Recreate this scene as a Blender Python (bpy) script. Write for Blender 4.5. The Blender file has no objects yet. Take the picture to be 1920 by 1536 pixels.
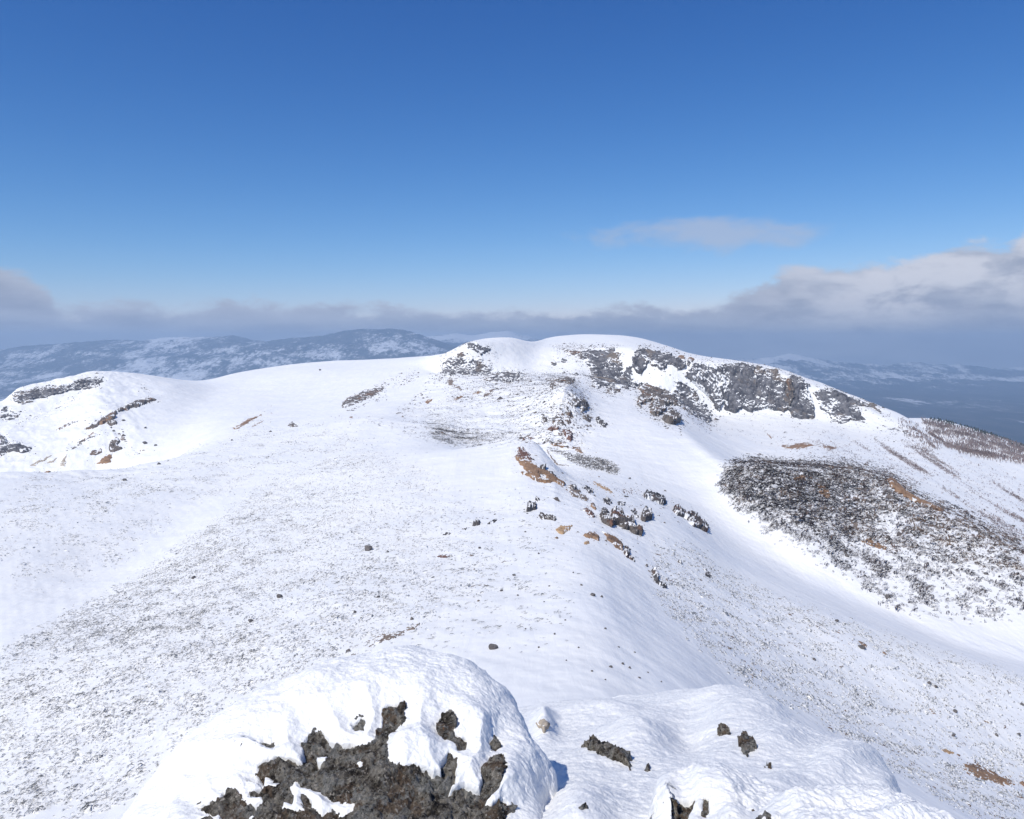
import bpy, math
import numpy as np

rng = np.random.default_rng(7)
SC = bpy.context.scene
COL = SC.collection
FPX, HY, CX = 1507.0, 650.0, 960.0      # focal length in photo pixels, row of the level horizon, centre column

# ------------------------------------------------------------------ numeric helpers
_perm = rng.permutation(256)
_perm = np.concatenate([_perm, _perm, _perm[:2]])
_g = rng.normal(size=(256, 3)); _g /= np.linalg.norm(_g, axis=1)[:, None]

def perlin(P):
    P = np.asarray(P, float)
    out = np.empty(len(P))
    for a in range(0, len(P), 200000):
        Q = P[a:a+200000]
        I = np.floor(Q).astype(np.int64); f = Q - I
        I &= 255
        u = f*f*f*(f*(f*6-15)+10)
        r = 0
        for dx in (0, 1):
            for dy in (0, 1):
                for dz in (0, 1):
                    h = _perm[_perm[_perm[(I[:, 0]+dx) & 255] + ((I[:, 1]+dy) & 255)] + ((I[:, 2]+dz) & 255)]
                    gr = _g[h]
                    d = gr[:, 0]*(f[:, 0]-dx) + gr[:, 1]*(f[:, 1]-dy) + gr[:, 2]*(f[:, 2]-dz)
                    w = (u[:, 0] if dx else 1-u[:, 0])*(u[:, 1] if dy else 1-u[:, 1])*(u[:, 2] if dz else 1-u[:, 2])
                    r = r + w*d
        out[a:a+200000] = r*1.5
    return out

def fbm(P, octs=4, gain=.5, lac=2.03):
    a, s, r = 1.0, 0.0, 0
    P = np.asarray(P, float)
    for o in range(octs):
        r = r + a*perlin(P + 17.3*o); s += a
        a *= gain; P = P*lac
    return r/s

def ridged(P, octs=4, gain=.55, lac=2.1):
    a, s, r = 1.0, 0.0, 0
    P = np.asarray(P, float)
    for o in range(octs):
        r = r + a*(1-2*np.abs(perlin(P + 9.1*o))); s += a
        a *= gain; P = P*lac
    return r/s

def _cellhash(I, k):
    h = (I[:, 0]*73856093) ^ (I[:, 1]*19349663) ^ (I[:, 2]*83492791) ^ (k*2654435761)
    h = (h ^ (h >> 13))*1274126177 & 0x7fffffff
    return ((h ^ (h >> 16)) & 0xffff)/65535.0

def worley(P):
    """F1, F2 and the id of the nearest cell"""
    P = np.asarray(P, float)
    F1 = np.full(len(P), 9.0); F2 = np.full(len(P), 9.0); ID = np.zeros(len(P))
    B = np.floor(P).astype(np.int64)
    for dx in (-1, 0, 1):
        for dy in (-1, 0, 1):
            for dz in (-1, 0, 1):
                I = B + np.array([dx, dy, dz])
                q = I + np.stack([_cellhash(I, 1), _cellhash(I, 2), _cellhash(I, 3)], 1)
                d = np.linalg.norm(P-q, axis=1)
                c = d < F1
                F2 = np.where(c, F1, np.minimum(F2, d))
                ID = np.where(c, _cellhash(I, 4), ID)
                F1 = np.where(c, d, F1)
    return F1, F2, ID

def sstep(a, b, x):
    t = np.clip((x-a)/(b-a), 0, 1)
    return t*t*(3-2*t)

def pchip(x, y, xi):
    x = np.asarray(x, float); y = np.asarray(y, float)
    return pchip_cols(x, y[None, :], xi)[0]

def pchip_cols(x, Y, xi):
    """monotone cubic along the last axis of Y (common abscissae x)"""
    x = np.asarray(x, float); xi = np.clip(xi, x[0], x[-1])
    h = np.diff(x); dl = np.diff(Y, axis=1)/h
    m = np.zeros_like(Y)
    d0, d1 = dl[:, :-1], dl[:, 1:]
    w1 = 2*h[1:]+h[:-1]; w2 = h[1:]+2*h[:-1]
    with np.errstate(divide='ignore', invalid='ignore'):
        mm = (w1+w2)/(w1/d0 + w2/d1)
    m[:, 1:-1] = np.where(d0*d1 > 0, mm, 0)
    m[:, 0] = dl[:, 0]; m[:, -1] = dl[:, -1]
    k = np.clip(np.searchsorted(x, xi, side='right')-1, 0, len(x)-2)
    t = (xi-x[k])/h[k]
    return (Y[:, k]*(1+2*t)*(1-t)**2 + m[:, k]*h[k]*t*(1-t)**2 + Y[:, k+1]*t*t*(3-2*t) + m[:, k+1]*h[k]*t*t*(t-1))

def smooth_cols(A, n):
    if n < 1: return A
    k = np.hanning(2*n+3)[1:-1]; k /= k.sum()
    B = np.pad(A, ((n, n), (0, 0)), mode='edge')
    return np.stack([np.convolve(B[:, j], k, mode='valid') for j in range(A.shape[1])], 1)

def ray(px, py, d):
    return np.stack([(px-CX)/FPX*d, d+0*px, -(py-HY)/FPX*d], -1)

def project(P):
    return CX + FPX*P[..., 0]/P[..., 1], HY - FPX*P[..., 2]/P[..., 1]

def sdist(poly, X, Y):
    """signed distance in photo pixels to a polygon, positive inside"""
    poly = np.asarray(poly, float)
    dm = np.full(X.shape, 1e9); ins = np.zeros(X.shape, bool)
    n = len(poly)
    for i in range(n):
        ax, ay = poly[i]; bx, by = poly[(i+1) % n]
        ex, ey = bx-ax, by-ay
        t = np.clip(((X-ax)*ex+(Y-ay)*ey)/(ex*ex+ey*ey+1e-9), 0, 1)
        dm = np.minimum(dm, (X-ax-t*ex)**2+(Y-ay-t*ey)**2)
        c = (ay > Y) != (by > Y)
        if c.any():
            xx = ax + (Y-ay)*ex/(ey if abs(ey) > 1e-9 else 1e-9)
            ins ^= c & (X < xx)
    return np.where(ins, 1, -1)*np.sqrt(dm)

# ------------------------------------------------------------------ scene helpers
def mesh_obj(name, V, F, mats, parent=None, smooth=True, mi=None):
    me = bpy.data.meshes.new(name)
    V = np.ascontiguousarray(V, np.float32); F = np.ascontiguousarray(F, np.int32)
    k = F.shape[1]
    me.vertices.add(len(V)); me.vertices.foreach_set('co', V.ravel())
    me.loops.add(F.size); me.loops.foreach_set('vertex_index', F.ravel())
    me.polygons.add(len(F)); me.polygons.foreach_set('loop_start', np.arange(0, F.size, k, dtype=np.int32))
    try: me.polygons.foreach_set('loop_total', np.full(len(F), k, np.int32))
    except Exception: pass
    for m in (mats if isinstance(mats, (list, tuple)) else [mats]): me.materials.append(m)
    if mi is not None: me.polygons.foreach_set('material_index', np.ascontiguousarray(mi, np.int32))
    me.polygons.foreach_set('use_smooth', np.full(len(F), bool(smooth)))
    me.update(calc_edges=True)
    o = bpy.data.objects.new(name, me); COL.objects.link(o)
    if parent: o.parent = parent
    return o

def attr(o, name, vals):
    a = o.data.attributes.new(name, 'FLOAT', 'POINT')
    a.data.foreach_set('value', np.ascontiguousarray(vals, np.float32))

def tag(o, label=None, cat=None, group=None, kind=None):
    if label: o['label'] = label
    if cat: o['category'] = cat
    if group: o['group'] = group
    if kind: o['kind'] = kind
    return o

def empty(name, loc=(0, 0, 0)):
    o = bpy.data.objects.new(name, None); COL.objects.link(o); o.location = loc
    o.empty_display_size = .2
    return o

def grid_faces(nc, nr):
    i = np.arange(nc-1)[:, None]*nr + np.arange(nr-1)[None, :]
    return np.stack([i, i+nr, i+nr+1, i+1], -1).reshape(-1, 4)

def grid_normals(P):
    du = np.gradient(P, axis=0); dv = np.gradient(P, axis=1)
    n = np.cross(du, dv); n /= np.linalg.norm(n, axis=-1, keepdims=True)+1e-12
    return np.where(n[..., 2:3] < 0, -n, n)

# ------------------------------------------------------------------ materials
class NT:
    def __init__(s, name):
        s.m = bpy.data.materials.new(name); s.m.use_nodes = True
        s.t = s.m.node_tree; s.t.nodes.clear()
        s.out = s.n('ShaderNodeOutputMaterial')
    def n(s, typ, **kw):
        x = s.t.nodes.new(typ)
        for k, v in kw.items(): setattr(x, k, v)
        return x
    def l(s, a, b): s.t.links.new(a, b)
    def val(s, sock, v):
        if hasattr(v, 'links'): s.l(v, sock)
        else: sock.default_value = v
    def math(s, op, a, b=0.0, clamp=False):
        x = s.n('ShaderNodeMath', operation=op, use_clamp=clamp); s.val(x.inputs[0], a); s.val(x.inputs[1], b); return x.outputs[0]
    def vmath(s, op, a, b=None):
        x = s.n('ShaderNodeVectorMath', operation=op); s.val(x.inputs[0], a)
        if b is not None: s.val(x.inputs[1], b)
        return x.outputs[0]
    def noise(s, vec, scale, detail=4, rough=.55, dist=0.0):
        x = s.n('ShaderNodeTexNoise'); s.l(vec, x.inputs['Vector'])
        x.inputs['Scale'].default_value = scale; x.inputs['Detail'].default_value = detail
        x.inputs['Roughness'].default_value = rough; x.inputs['Distortion'].default_value = dist
        return x.outputs['Fac']
    def voro(s, vec, scale, feature='F1', out='Distance'):
        x = s.n('ShaderNodeTexVoronoi', feature=feature); s.l(vec, x.inputs['Vector']); x.inputs['Scale'].default_value = scale
        return x.outputs[out]
    def ramp(s, fac, stops, interp='LINEAR'):
        x = s.n('ShaderNodeValToRGB'); s.l(fac, x.inputs[0]); r = x.color_ramp; r.interpolation = interp
        while len(r.elements) < len(stops): r.elements.new(.5)
        for e, (p, c) in zip(r.elements, stops):
            e.position = p; e.color = (*c, 1) if len(c) == 3 else c
        return x.outputs['Color']
    def step(s, a, b, x):
        q = s.n('ShaderNodeMapRange', interpolation_type='SMOOTHSTEP'); s.val(q.inputs['Value'], x)
        s.val(q.inputs['From Min'], a); s.val(q.inputs['From Max'], b)
        return q.outputs['Result']
    def mix(s, fac, a, b):
        x = s.n('ShaderNodeMix', data_type='RGBA'); s.val(x.inputs['Factor'], fac)
        for sock, v in ((x.inputs[6], a), (x.inputs[7], b)):
            if hasattr(v, 'links'): s.l(v, sock)
            else: sock.default_value = (*v, 1)
        return x.outputs[2]
    def bump(s, h, strength, dist, normal=None):
        x = s.n('ShaderNodeBump'); s.l(h, x.inputs['Height']); x.inputs['Strength'].default_value = strength; x.inputs['Distance'].default_value = dist
        if normal is not None: s.l(normal, x.inputs['Normal'])
        return x.outputs['Normal']
    def pos(s): return s.n('ShaderNodeNewGeometry').outputs['Position']
    def obj(s): return s.n('ShaderNodeTexCoord').outputs['Object']
    def stretch(s, vec, sc, rot=(0, 0, 0)):
        x = s.n('ShaderNodeMapping'); s.l(vec, x.inputs[0]); x.inputs['Scale'].default_value = sc; x.inputs['Rotation'].default_value = rot
        return x.outputs[0]
    def bsdf(s, col, rough=.7, normal=None, spec=.25, sss=0):
        b = s.n('ShaderNodeBsdfPrincipled'); s.val(b.inputs['Base Color'], col if hasattr(col, 'links') else (*col, 1))
        s.val(b.inputs['Roughness'], rough); b.inputs['Specular IOR Level'].default_value = spec
        if normal is not None: s.l(normal, b.inputs['Normal'])
        s.l(b.outputs[0], s.out.inputs['Surface'])
        return s.m

SNOW = (.885, .885, .86)
WIND = math.radians(-32)         # direction in which the wind has combed the snow

def mat_snow(name='snow', near=False):
    t = NT(name); p = t.pos()
    if near:
        n1 = t.noise(p, 9, 5, .6); n2 = t.noise(p, 60, 5, .7)
        n3 = t.noise(p, 24, 4, .6); n5 = t.noise(p, 170, 2, .6)
        h = t.math('ADD', t.math('ADD', t.math('MULTIPLY', n1, .9), t.math('MULTIPLY', n2, .22)), t.math('ADD', t.math('MULTIPLY', n3, .85), t.math('MULTIPLY', n5, .10)))
        nb = t.bump(h, .45, .03)
        col = t.mix(t.step(.35, .7, n1), (.90, .895, .86), (.87, .873, .85))
        return t.bsdf(col, .55, nb, .3)
    s = t.stretch(p, (1, .16, 1), (0, 0, WIND))
    s2 = t.stretch(p, (.7, .10, .7), (0, 0, WIND+.25))
    n1 = t.noise(s, .55, 4, .6, .6); n2 = t.noise(p, .035, 4, .55); n3 = t.noise(s2, .12, 3, .6); n4 = t.noise(p, 1.3, 3, .6)
    h = t.math('ADD', t.math('MULTIPLY', n1, .55), t.math('MULTIPLY', n3, 3.0))
    h = t.math('ADD', h, t.math('MULTIPLY', n4, .12))
    h = t.math('ADD', h, t.math('MULTIPLY', n2, 9))
    nb = t.bump(h, .45, .5)
    k = t.math('ADD', t.math('MULTIPLY', n2, .6), t.math('MULTIPLY', n3, .5))
    col = t.mix(t.step(.4, .72, k), (.915, .905, .86), (.88, .882, .86))
    return t.bsdf(col, .6, nb, .2)

def mat_rock(name, cols, scale, snow=.62, band=.12, nscale=None, rime=.0):
    """rock of two or three colours with snow lying on what faces up"""
    t = NT(name); p = t.pos(); g = t.n('ShaderNodeNewGeometry')
    n1 = t.noise(p, scale, 6, .65); n2 = t.noise(p, scale*4.3, 4, .65); n3 = t.noise(p, scale*.31, 3)
    c = t.mix(t.step(.4, .62, n1), cols[0], cols[1])
    if len(cols) > 2: c = t.mix(t.step(.54, .66, n3), c, cols[2])
    c = t.mix(t.math('MULTIPLY', t.step(.5, .75, n2), .45), c, tuple(min(1, x*1.9) for x in cols[1]))
    at = t.n('ShaderNodeAttribute', attribute_name='lying_snow')
    up = t.math('ADD', at.outputs['Fac'], t.math('MULTIPLY', t.math('SUBTRACT', t.noise(p, nscale or scale*1.3, 5, .7), .5), .55))
    if snow < 2:
        c = t.mix(t.step(-.05, .05, up), c, SNOW)
    if rime: c = t.mix(t.math('MULTIPLY', t.step(.45, .7, n2), rime), c, SNOW)
    nb = t.bump(t.math('ADD', n1, t.math('MULTIPLY', n2, .4)), .7, .25/scale)
    return t.bsdf(c, .85, nb, .2)

def mat_flat(name, c1, c2, scale=1.0, rough=.85):
    t = NT(name); p = t.pos()
    n = t.noise(p, scale, 4, .6)
    return t.bsdf(t.mix(t.step(.35, .65, n), c1, c2), rough, None, .15)

M = {}
M['snow'] = mat_snow('snow_slope')
M['rime'] = mat_snow('rime_snow', True)
M['cliff'] = mat_rock('cliff_rock', [(.075, .073, .08), (.185, .18, .185), (.19, .155, .125)], .11, .60, .10, .26)
M['crag'] = mat_rock('crag_rock', [(.10, .085, .075), (.19, .165, .145), (.20, .12, .075)], .18, .68, .12, .3)
M['dark'] = mat_rock('dark_rock', [(.055, .053, .055), (.125, .115, .11), (.15, .10, .075)], .3, .76, .10, .5)
M['ledge'] = mat_rock('ledge_rock', [(.075, .065, .06), (.15, .13, .115), (.17, .09, .06)], .5, .72, .10, .8)
M['soil'] = mat_rock('brown_soil', [(.25, .15, .085), (.36, .23, .14), (.19, .125, .085)], .25, 1.02, .10, .35)
M['soil_light'] = mat_rock('ochre_soil', [(.44, .28, .15), (.55, .38, .22)], .4, 1.02, .1, .5)
M['soil_grey'] = mat_rock('pale_soil', [(.40, .34, .27), (.50, .44, .36)], .15, 1.0, .1, .3)
M['redrock'] = mat_rock('red_rock', [(.13, .07, .055), (.21, .125, .095)], .5, .85, .1, .8)
M['stone'] = mat_rock('boulder_stone', [(.10, .09, .085), (.17, .155, .145)], 1.2, .9, .06, 2.0)
M['leaf'] = mat_flat('pine_leaf', (.27, .275, .27), (.50, .50, .495), .3)
M['leaf_dark'] = mat_flat('shrub_twigs', (.055, .045, .045), (.15, .12, .11), .08)
M['grey_twigs'] = mat_flat('grey_twigs', (.20, .185, .175), (.34, .32, .31), .15)
M['debris'] = mat_flat('loose_stone', (.09, .08, .075), (.19, .16, .14), .1)
M['leaf_brown'] = mat_flat('shrub_brown', (.16, .10, .065), (.25, .165, .11), .08)
M['rime_leaf'] = mat_flat('rimed_twigs', (.50, .50, .50), (.74, .74, .74), .3)
M['snow_flat'] = mat_flat('snow_cap', (.885, .88, .85), (.915, .905, .865), .5, .6)
M['conifer'] = mat_flat('conifer', (.035, .045, .04), (.07, .08, .07), .05)
M['bare'] = mat_flat('bare_wood', (.20, .155, .145), (.30, .24, .225), .03)
M['grass'] = mat_rock('dead_grass', [(.16, .125, .10), (.30, .24, .19)], 1.5, 1.05, .1, 1.5)

# foreground rock: rough lichen crust
def mat_lichen():
    t = NT('lichen_rock'); p = t.pos()
    n1 = t.noise(p, 15, 8, .74); n2 = t.noise(p, 55, 5, .7); v = t.voro(p, 38, 'F1')
    c = t.ramp(n1, [(.38, (.016, .013, .011)), (.45, (.085, .072, .056)), (.52, (.22, .20, .165)), (.64, (.37, .345, .295))])  # lowest tones share the bump's hollows, so crevice shade is painted into the colour
    c = t.mix(t.math('MULTIPLY', t.step(.535, .56, t.noise(p, 4.2, 7, .7, .5)), .8), c, t.mix(t.step(.4, .6, n2), (.10, .065, .04), (.17, .12, .08)))
    c = t.mix(t.math('MULTIPLY', t.step(.53, .56, t.noise(p, 7.5, 7, .72, .6)), .85), c, t.mix(t.step(.38, .62, n2), (.15, .15, .135), (.34, .335, .31)))
    c = t.mix(t.step(.585, .625, n2), c, (.46, .42, .36))
    c = t.mix(t.step(.41, .37, n2), c, (.02, .016, .013))
    c = t.mix(t.math('MULTIPLY', t.step(.67, .69, t.noise(p, 21, 5, .7)), .85), c, (.22, .095, .04))
    c = t.mix(t.step(.70, .74, t.noise(p, 80, 3, .6)), c, (.70, .68, .64))
    h = t.math('SUBTRACT', t.math('ADD', n1, t.math('MULTIPLY', n2, .5)), t.math('MULTIPLY', v, .4))
    return t.bsdf(c, .8, t.bump(h, 1.0, .05), .3)
M['lichen'] = mat_lichen()

# ------------------------------------------------------------------ main terrain: cross profiles lofted over the columns
class Loft:
    """curves: list of {px: (py, distance)}, near to far; rows: samples per gap; cols: photo columns"""
    def __init__(s, curves, rows, cols, smooth=0):
        s.cols = np.asarray(cols, float)
        A = np.empty((len(s.cols), len(curves))); B = np.empty_like(A)
        for j, c in enumerate(curves):
            ks = sorted(c)
            A[:, j] = pchip(ks, [c[k][0] for k in ks], s.cols)
            B[:, j] = pchip(ks, [math.log(c[k][1]) for k in ks], s.cols)
        if smooth:
            sm = smooth if isinstance(smooth, (list, tuple)) else [smooth]*A.shape[1]
            for j in range(A.shape[1]):
                A[:, j:j+1] = smooth_cols(A[:, j:j+1], sm[j]); B[:, j:j+1] = smooth_cols(B[:, j:j+1], sm[j])
        for j in range(1, A.shape[1]): B[:, j] = np.maximum(B[:, j], B[:, j-1]+.004)
        s.S = np.concatenate([np.arange(r)/r + k for k, r in enumerate(rows)] + [[len(rows)]])
        x = np.arange(len(curves), dtype=float)
        s.py = pchip_cols(x, A, s.S); s.ld = pchip_cols(x, B, s.S)
        s.P = ray(s.cols[:, None]+0*s.py, s.py, np.exp(s.ld))
    def finish(s):
        s.N = grid_normals(s.P)
        s.px2, s.py2 = project(s.P)
        rm = np.minimum.accumulate(s.py2, axis=1)
        s.vis = s.py2 <= rm + .8
    def sample(s, ci, ri, A):
        c0 = np.clip(np.floor(ci).astype(int), 0, A.shape[0]-2); r0 = np.clip(np.floor(ri).astype(int), 0, A.shape[1]-2)
        fc = (ci-c0); fr = (ri-r0)
        if A.ndim == 3: fc = fc[..., None]; fr = fr[..., None]
        return A[c0, r0]*(1-fc)*(1-fr)+A[c0+1, r0]*fc*(1-fr)+A[c0, r0+1]*(1-fc)*fr+A[c0+1, r0+1]*fc*fr
    def locate(s, px, py):
        """grid position of the nearest surface point seen at px, py"""
        ci = np.interp(px, s.cols, np.arange(len(s.cols)))
        c0 = int(round(ci)); col = s.py2[c0]; rm = np.minimum.accumulate(col)
        k = int(np.searchsorted(-rm, -py)); k = min(max(k, 1), len(col)-1)
        return ci, k

exec_curves = [
 # K0 steep foot under the summit
 {-600: (2600, 20), 960: (2300, 20), 2500: (2600, 20)},
 # K1 bottom of the frame
 {-600: (1720, 105), 0: (1545, 112), 200: (1490, 116), 400: (1410, 120), 600: (1360, 118), 800: (1330, 113), 960: (1318, 108), 1100: (1312, 107), 1250: (1330, 112), 1400: (1410, 116), 1600: (1510, 118), 1800: (1590, 118), 1920: (1640, 118), 2500: (1900, 105)},
 # K2 ridge back
 {-600: (1420, 160), 0: (1290, 175), 200: (1235, 182), 400: (1180, 192), 600: (1120, 205), 800: (1080, 215), 960: (1060, 221), 1080: (1042, 226), 1250: (1130, 214), 1400: (1215, 207), 1600: (1325, 200), 1800: (1440, 188), 1920: (1505, 182), 2500: (1800, 150)},
 # K3 left gully / crest / right rib edge
 {-600: (1290, 205), 0: (1150, 255), 200: (1080, 305), 400: (965, 395), 600: (885, 470), 800: (850, 475), 900: (838, 480), 960: (828, 480), 985: (823, 478), 1010: (840, 462), 1050: (890, 405), 1100: (932, 352), 1250: (990, 322), 1400: (1096, 285), 1580: (1166, 268), 1750: (1222, 264), 1920: (1272, 262), 2500: (1450, 230)},
 # K4 rise beyond the gully / dip behind the crest / valley floor
 {-600: (1100, 270), 0: (1000, 352), 200: (950, 412), 400: (900, 492), 600: (850, 562), 700: (828, 600), 800: (838, 545), 900: (850, 560), 960: (860, 570), 985: (866, 565), 1010: (872, 545), 1100: (885, 480), 1250: (925, 455), 1400: (1025, 392), 1600: (1130, 342), 1800: (1208, 312), 1920: (1240, 302), 2500: (1400, 260)},
 # K5 edge of the left shelf / foot of the knoll
 {-600: (960, 380), 0: (905, 480), 200: (890, 532), 400: (850, 602), 600: (800, 692), 700: (783, 705), 760: (792, 690), 820: (812, 640), 880: (822, 640), 960: (815, 660), 1010: (812, 655), 1100: (822, 640), 1250: (840, 602), 1370: (902, 482), 1500: (1000, 404), 1600: (1072, 372), 1800: (1172, 330), 1920: (1218, 314), 2500: (1380, 270)},
 # K6 knoll top
 {-600: (930, 440), 0: (888, 520), 200: (880, 562), 300: (866, 600), 400: (838, 645), 600: (790, 745), 700: (779, 745), 800: (772, 785), 960: (760, 790), 1060: (733, 775), 1110: (775, 745), 1250: (796, 722), 1340: (858, 545), 1375: (872, 520), 1420: (868, 520), 1500: (874, 520), 1600: (880, 512), 1660: (893, 500), 1700: (918, 482), 1800: (968, 448), 1920: (1032, 408), 2500: (1300, 330)},
 # K7 gully behind the knoll / crater on the left
 {-600: (1000, 560), 0: (1000, 640), 150: (975, 665), 300: (880, 690), 400: (826, 705), 600: (772, 850), 800: (738, 905), 960: (722, 905), 1060: (722, 890), 1110: (742, 890), 1250: (768, 885), 1340: (838, 700), 1400: (868, 640), 1500: (868, 640), 1600: (886, 600), 1700: (930, 570), 1800: (985, 530), 1920: (1055, 490), 2500: (1350, 420)},
 # K8 far side of the gully
 {-600: (890, 720), 0: (868, 790), 100: (862, 795), 200: (805, 860), 300: (790, 900), 400: (765, 1000), 600: (735, 1100), 800: (705, 1050), 850: (700, 1030), 950: (702, 1035), 1000: (702, 1050), 1080: (706, 1060), 1250: (738, 1040), 1340: (808, 900), 1450: (836, 860), 1530: (832, 860), 1600: (846, 850), 1700: (868, 820), 1800: (902, 780), 1920: (955, 725), 2500: (1180, 620)},
 # K9 foot of the cliffs
 {-600: (830, 940), 0: (792, 960), 100: (762, 1020), 200: (718, 1090), 300: (716, 1150), 400: (724, 1260), 600: (692, 1360), 780: (690, 1200), 830: (706, 1085), 950: (710, 1085), 1000: (706, 1095), 1080: (700, 1110), 1160: (738, 1105), 1250: (752, 1090), 1340: (776, 1100), 1450: (773, 1100), 1530: (786, 1080), 1620: (802, 1050), 1700: (812, 1010), 1800: (850, 950), 1920: (895, 890), 2500: (1080, 760)},
 # K10 cliff tops
 {-600: (815, 1010), 0: (762, 1030), 30: (745, 1050), 100: (724, 1075), 180: (704, 1110), 280: (706, 1170), 370: (715, 1320), 450: (702, 1400), 620: (682, 1500), 780: (674, 1330), 838: (668, 1130), 870: (648, 1125), 900: (641, 1135), 960: (645, 1180), 1020: (655, 1240), 1080: (655, 1225), 1160: (652, 1190), 1250: (668, 1160), 1300: (678, 1150), 1400: (688, 1145), 1500: (714, 1130), 1560: (735, 1120), 1650: (775, 1090), 1700: (794, 1060), 1740: (822, 1020), 1800: (846, 985), 1920: (872, 950), 2500: (1010, 850)},
 # K11 skyline
 {-600: (812, 1080), 0: (757, 1060), 30: (735, 1080), 100: (716, 1120), 180: (700, 1150), 220: (699, 1160), 280: (704, 1200), 370: (714, 1350), 450: (698, 1450), 550: (683, 1530), 620: (677, 1560), 700: (674, 1540), 780: (669, 1480), 830: (664, 1180), 850: (655, 1160), 870: (645, 1160), 900: (637, 1190), 950: (633, 1230), 1000: (641, 1300), 1030: (633, 1500), 1060: (629, 1580), 1100: (627, 1620), 1150: (628, 1600), 1190: (632, 1560), 1250: (648, 1420), 1300: (664, 1300), 1400: (679, 1220), 1450: (689, 1200), 1500: (705, 1180), 1560: (728, 1160), 1650: (763, 1130), 1700: (783, 1110), 1740: (813, 1060), 1790: (840, 1020), 1850: (853, 1000), 1920: (866, 980), 2500: (1000, 880)},
 # K12 dip behind the skyline
 {-600: (880, 1220), 0: (840, 1250), 200: (790, 1350), 400: (760, 1560), 600: (730, 1750), 780: (730, 1650), 900: (680, 1500), 1100: (655, 1850), 1250: (690, 1650), 1400: (725, 1450), 1500: (760, 1380), 1650: (810, 1290), 1740: (835, 1230), 1800: (858, 1180), 1920: (885, 1130), 2500: (1010, 1050)},
 # K13 wooded spur on the right
 {-600: (1000, 1500), 0: (950, 1600), 400: (850, 1900), 900: (800, 1900), 1250: (800, 2000), 1500: (800, 1700), 1650: (790, 1600), 1700: (784, 1560), 1740: (784, 1540), 1800: (797, 1500), 1860: (815, 1470), 1920: (836, 1440), 2500: (960, 1300)},
 # K14 end, far below
 {-600: (1300, 2300), 400: (1150, 2600), 900: (1100, 2700), 1500: (1150, 2600), 1920: (1150, 2400), 2500: (1300, 2200)},
]
ROWS = [14, 180, 130, 60, 100, 60, 50, 90, 90, 90, 60, 20, 40, 40]
cols = np.concatenate([np.arange(-600, -30, 8.0), np.arange(-30, 1950, 1.7), np.arange(1950, 2501, 8.0)])
T = Loft(exec_curves, ROWS, cols, [20, 30, 40, 26, 24, 16, 14, 14, 12, 10, 8, 8, 10, 12, 12])
# natural unevenness
Pf = T.P.reshape(-1, 3); dd = Pf[:, 1]
amp = np.clip((dd-25)/60, 0, 1)
z = .9*fbm(Pf*[1/55, 1/55, 0], 3) + .16*fbm(Pf*[1/9, 1/9, 0]+5, 3)
cw, sw = math.cos(WIND), math.sin(WIND)
Q = np.stack([(Pf[:, 0]*cw-Pf[:, 1]*sw)/3.5, (Pf[:, 0]*sw+Pf[:, 1]*cw)/26, 0*dd], 1)
z += .14*fbm(Q, 2)
pxg = CX+FPX*Pf[:, 0]/dd
rug = np.exp(-((pxg-950)/150)**4)*sstep(560, 680, dd)*sstep(1150, 1050, dd) + sstep(330, 200, pxg)*sstep(560, 650, dd)*sstep(1300, 1100, dd) + .8*sstep(1120, 1200, pxg)*sstep(1720, 1600, pxg)*sstep(1040, 1090, dd)*sstep(1210, 1150, dd) + .35*sstep(400, 700, dd)*sstep(1300, 1200, dd)
z += rug*(2.6*ridged(Pf*[1/60, 1/60, 1/60], 4, .55)-.6) + np.exp(-((pxg-160)/190)**4)*np.exp(-((dd-540)/60)**2)*2.2*fbm(Pf*[1/26, 1/26, 0]+3, 3)
spx = np.interp(dd, [226, 290, 352, 405, 462, 480, 560, 640, 775, 900, 1050], [1082, 1125, 1112, 1060, 1012, 988, 1010, 1045, 1062, 1078, 1060])
off_ = np.abs(Pf[:, 0]-(spx-CX)/FPX*dd)
sa = np.interp(dd, [240, 330, 440, 500, 620, 800, 900, 1000], [0, 1.4, 1.6, 2.6, 3.6, 3.6, 2.4, 0])
z += sa*np.exp(-off_/11)*(.55+.75*ridged(Pf*[1/22, 1/22, 0]+2, 3)) + .5*sa*np.exp(-(off_/30)**2)*ridged(Pf*[1/14, 1/14, 0]+7, 3)
z += sstep(330, 200, pxg)*sstep(560, 650, dd)*sstep(1300, 1100, dd)*2.2*ridged(np.stack([(Pf[:, 0]*.8+dd*.6)/38, (dd*.8-Pf[:, 0]*.6)/170, 0*dd], 1), 3)
T.P[..., 2] += (z*amp*np.where(dd > 1300, .5, 1)).reshape(T.P.shape[:2])
T.finish()
ground = mesh_obj('snowy_ridge_ground', T.P.reshape(-1, 3), grid_faces(*T.P.shape[:2]), M['snow'])
tag(ground, 'rolling snow covered mountain ridge and valleys', None, None, 'structure')

SHARE = dict(cliff_rock=.33, crag_rock=.30, dark_rock=.30, ledge_rock=.27, brown_soil=.14, ochre_soil=.12, pale_soil=.2, red_rock=.3, dead_grass=.25, boulder_stone=.15)
# ------------------------------------------------------------------ rock patches grown out of the terrain
def Z(ox, oy, s): return lambda pts: [(ox+x/s, oy+y/s) for x, y in pts]
zA, zB, zC, zD = Z(1140, 630, 6), Z(1440, 660, 6), Z(780, 630, 5.0526), Z(950, 800, 4.8)
z1, z2, z3, z8, zF = Z(0, 540, 3), Z(640, 580, 3), Z(1280, 540, 3), Z(1340, 840, 3.31), Z(340, 1180, 2.667)
zE, zR = Z(600, 960, 4.8), Z(1500, 1150, 3.979)

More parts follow.
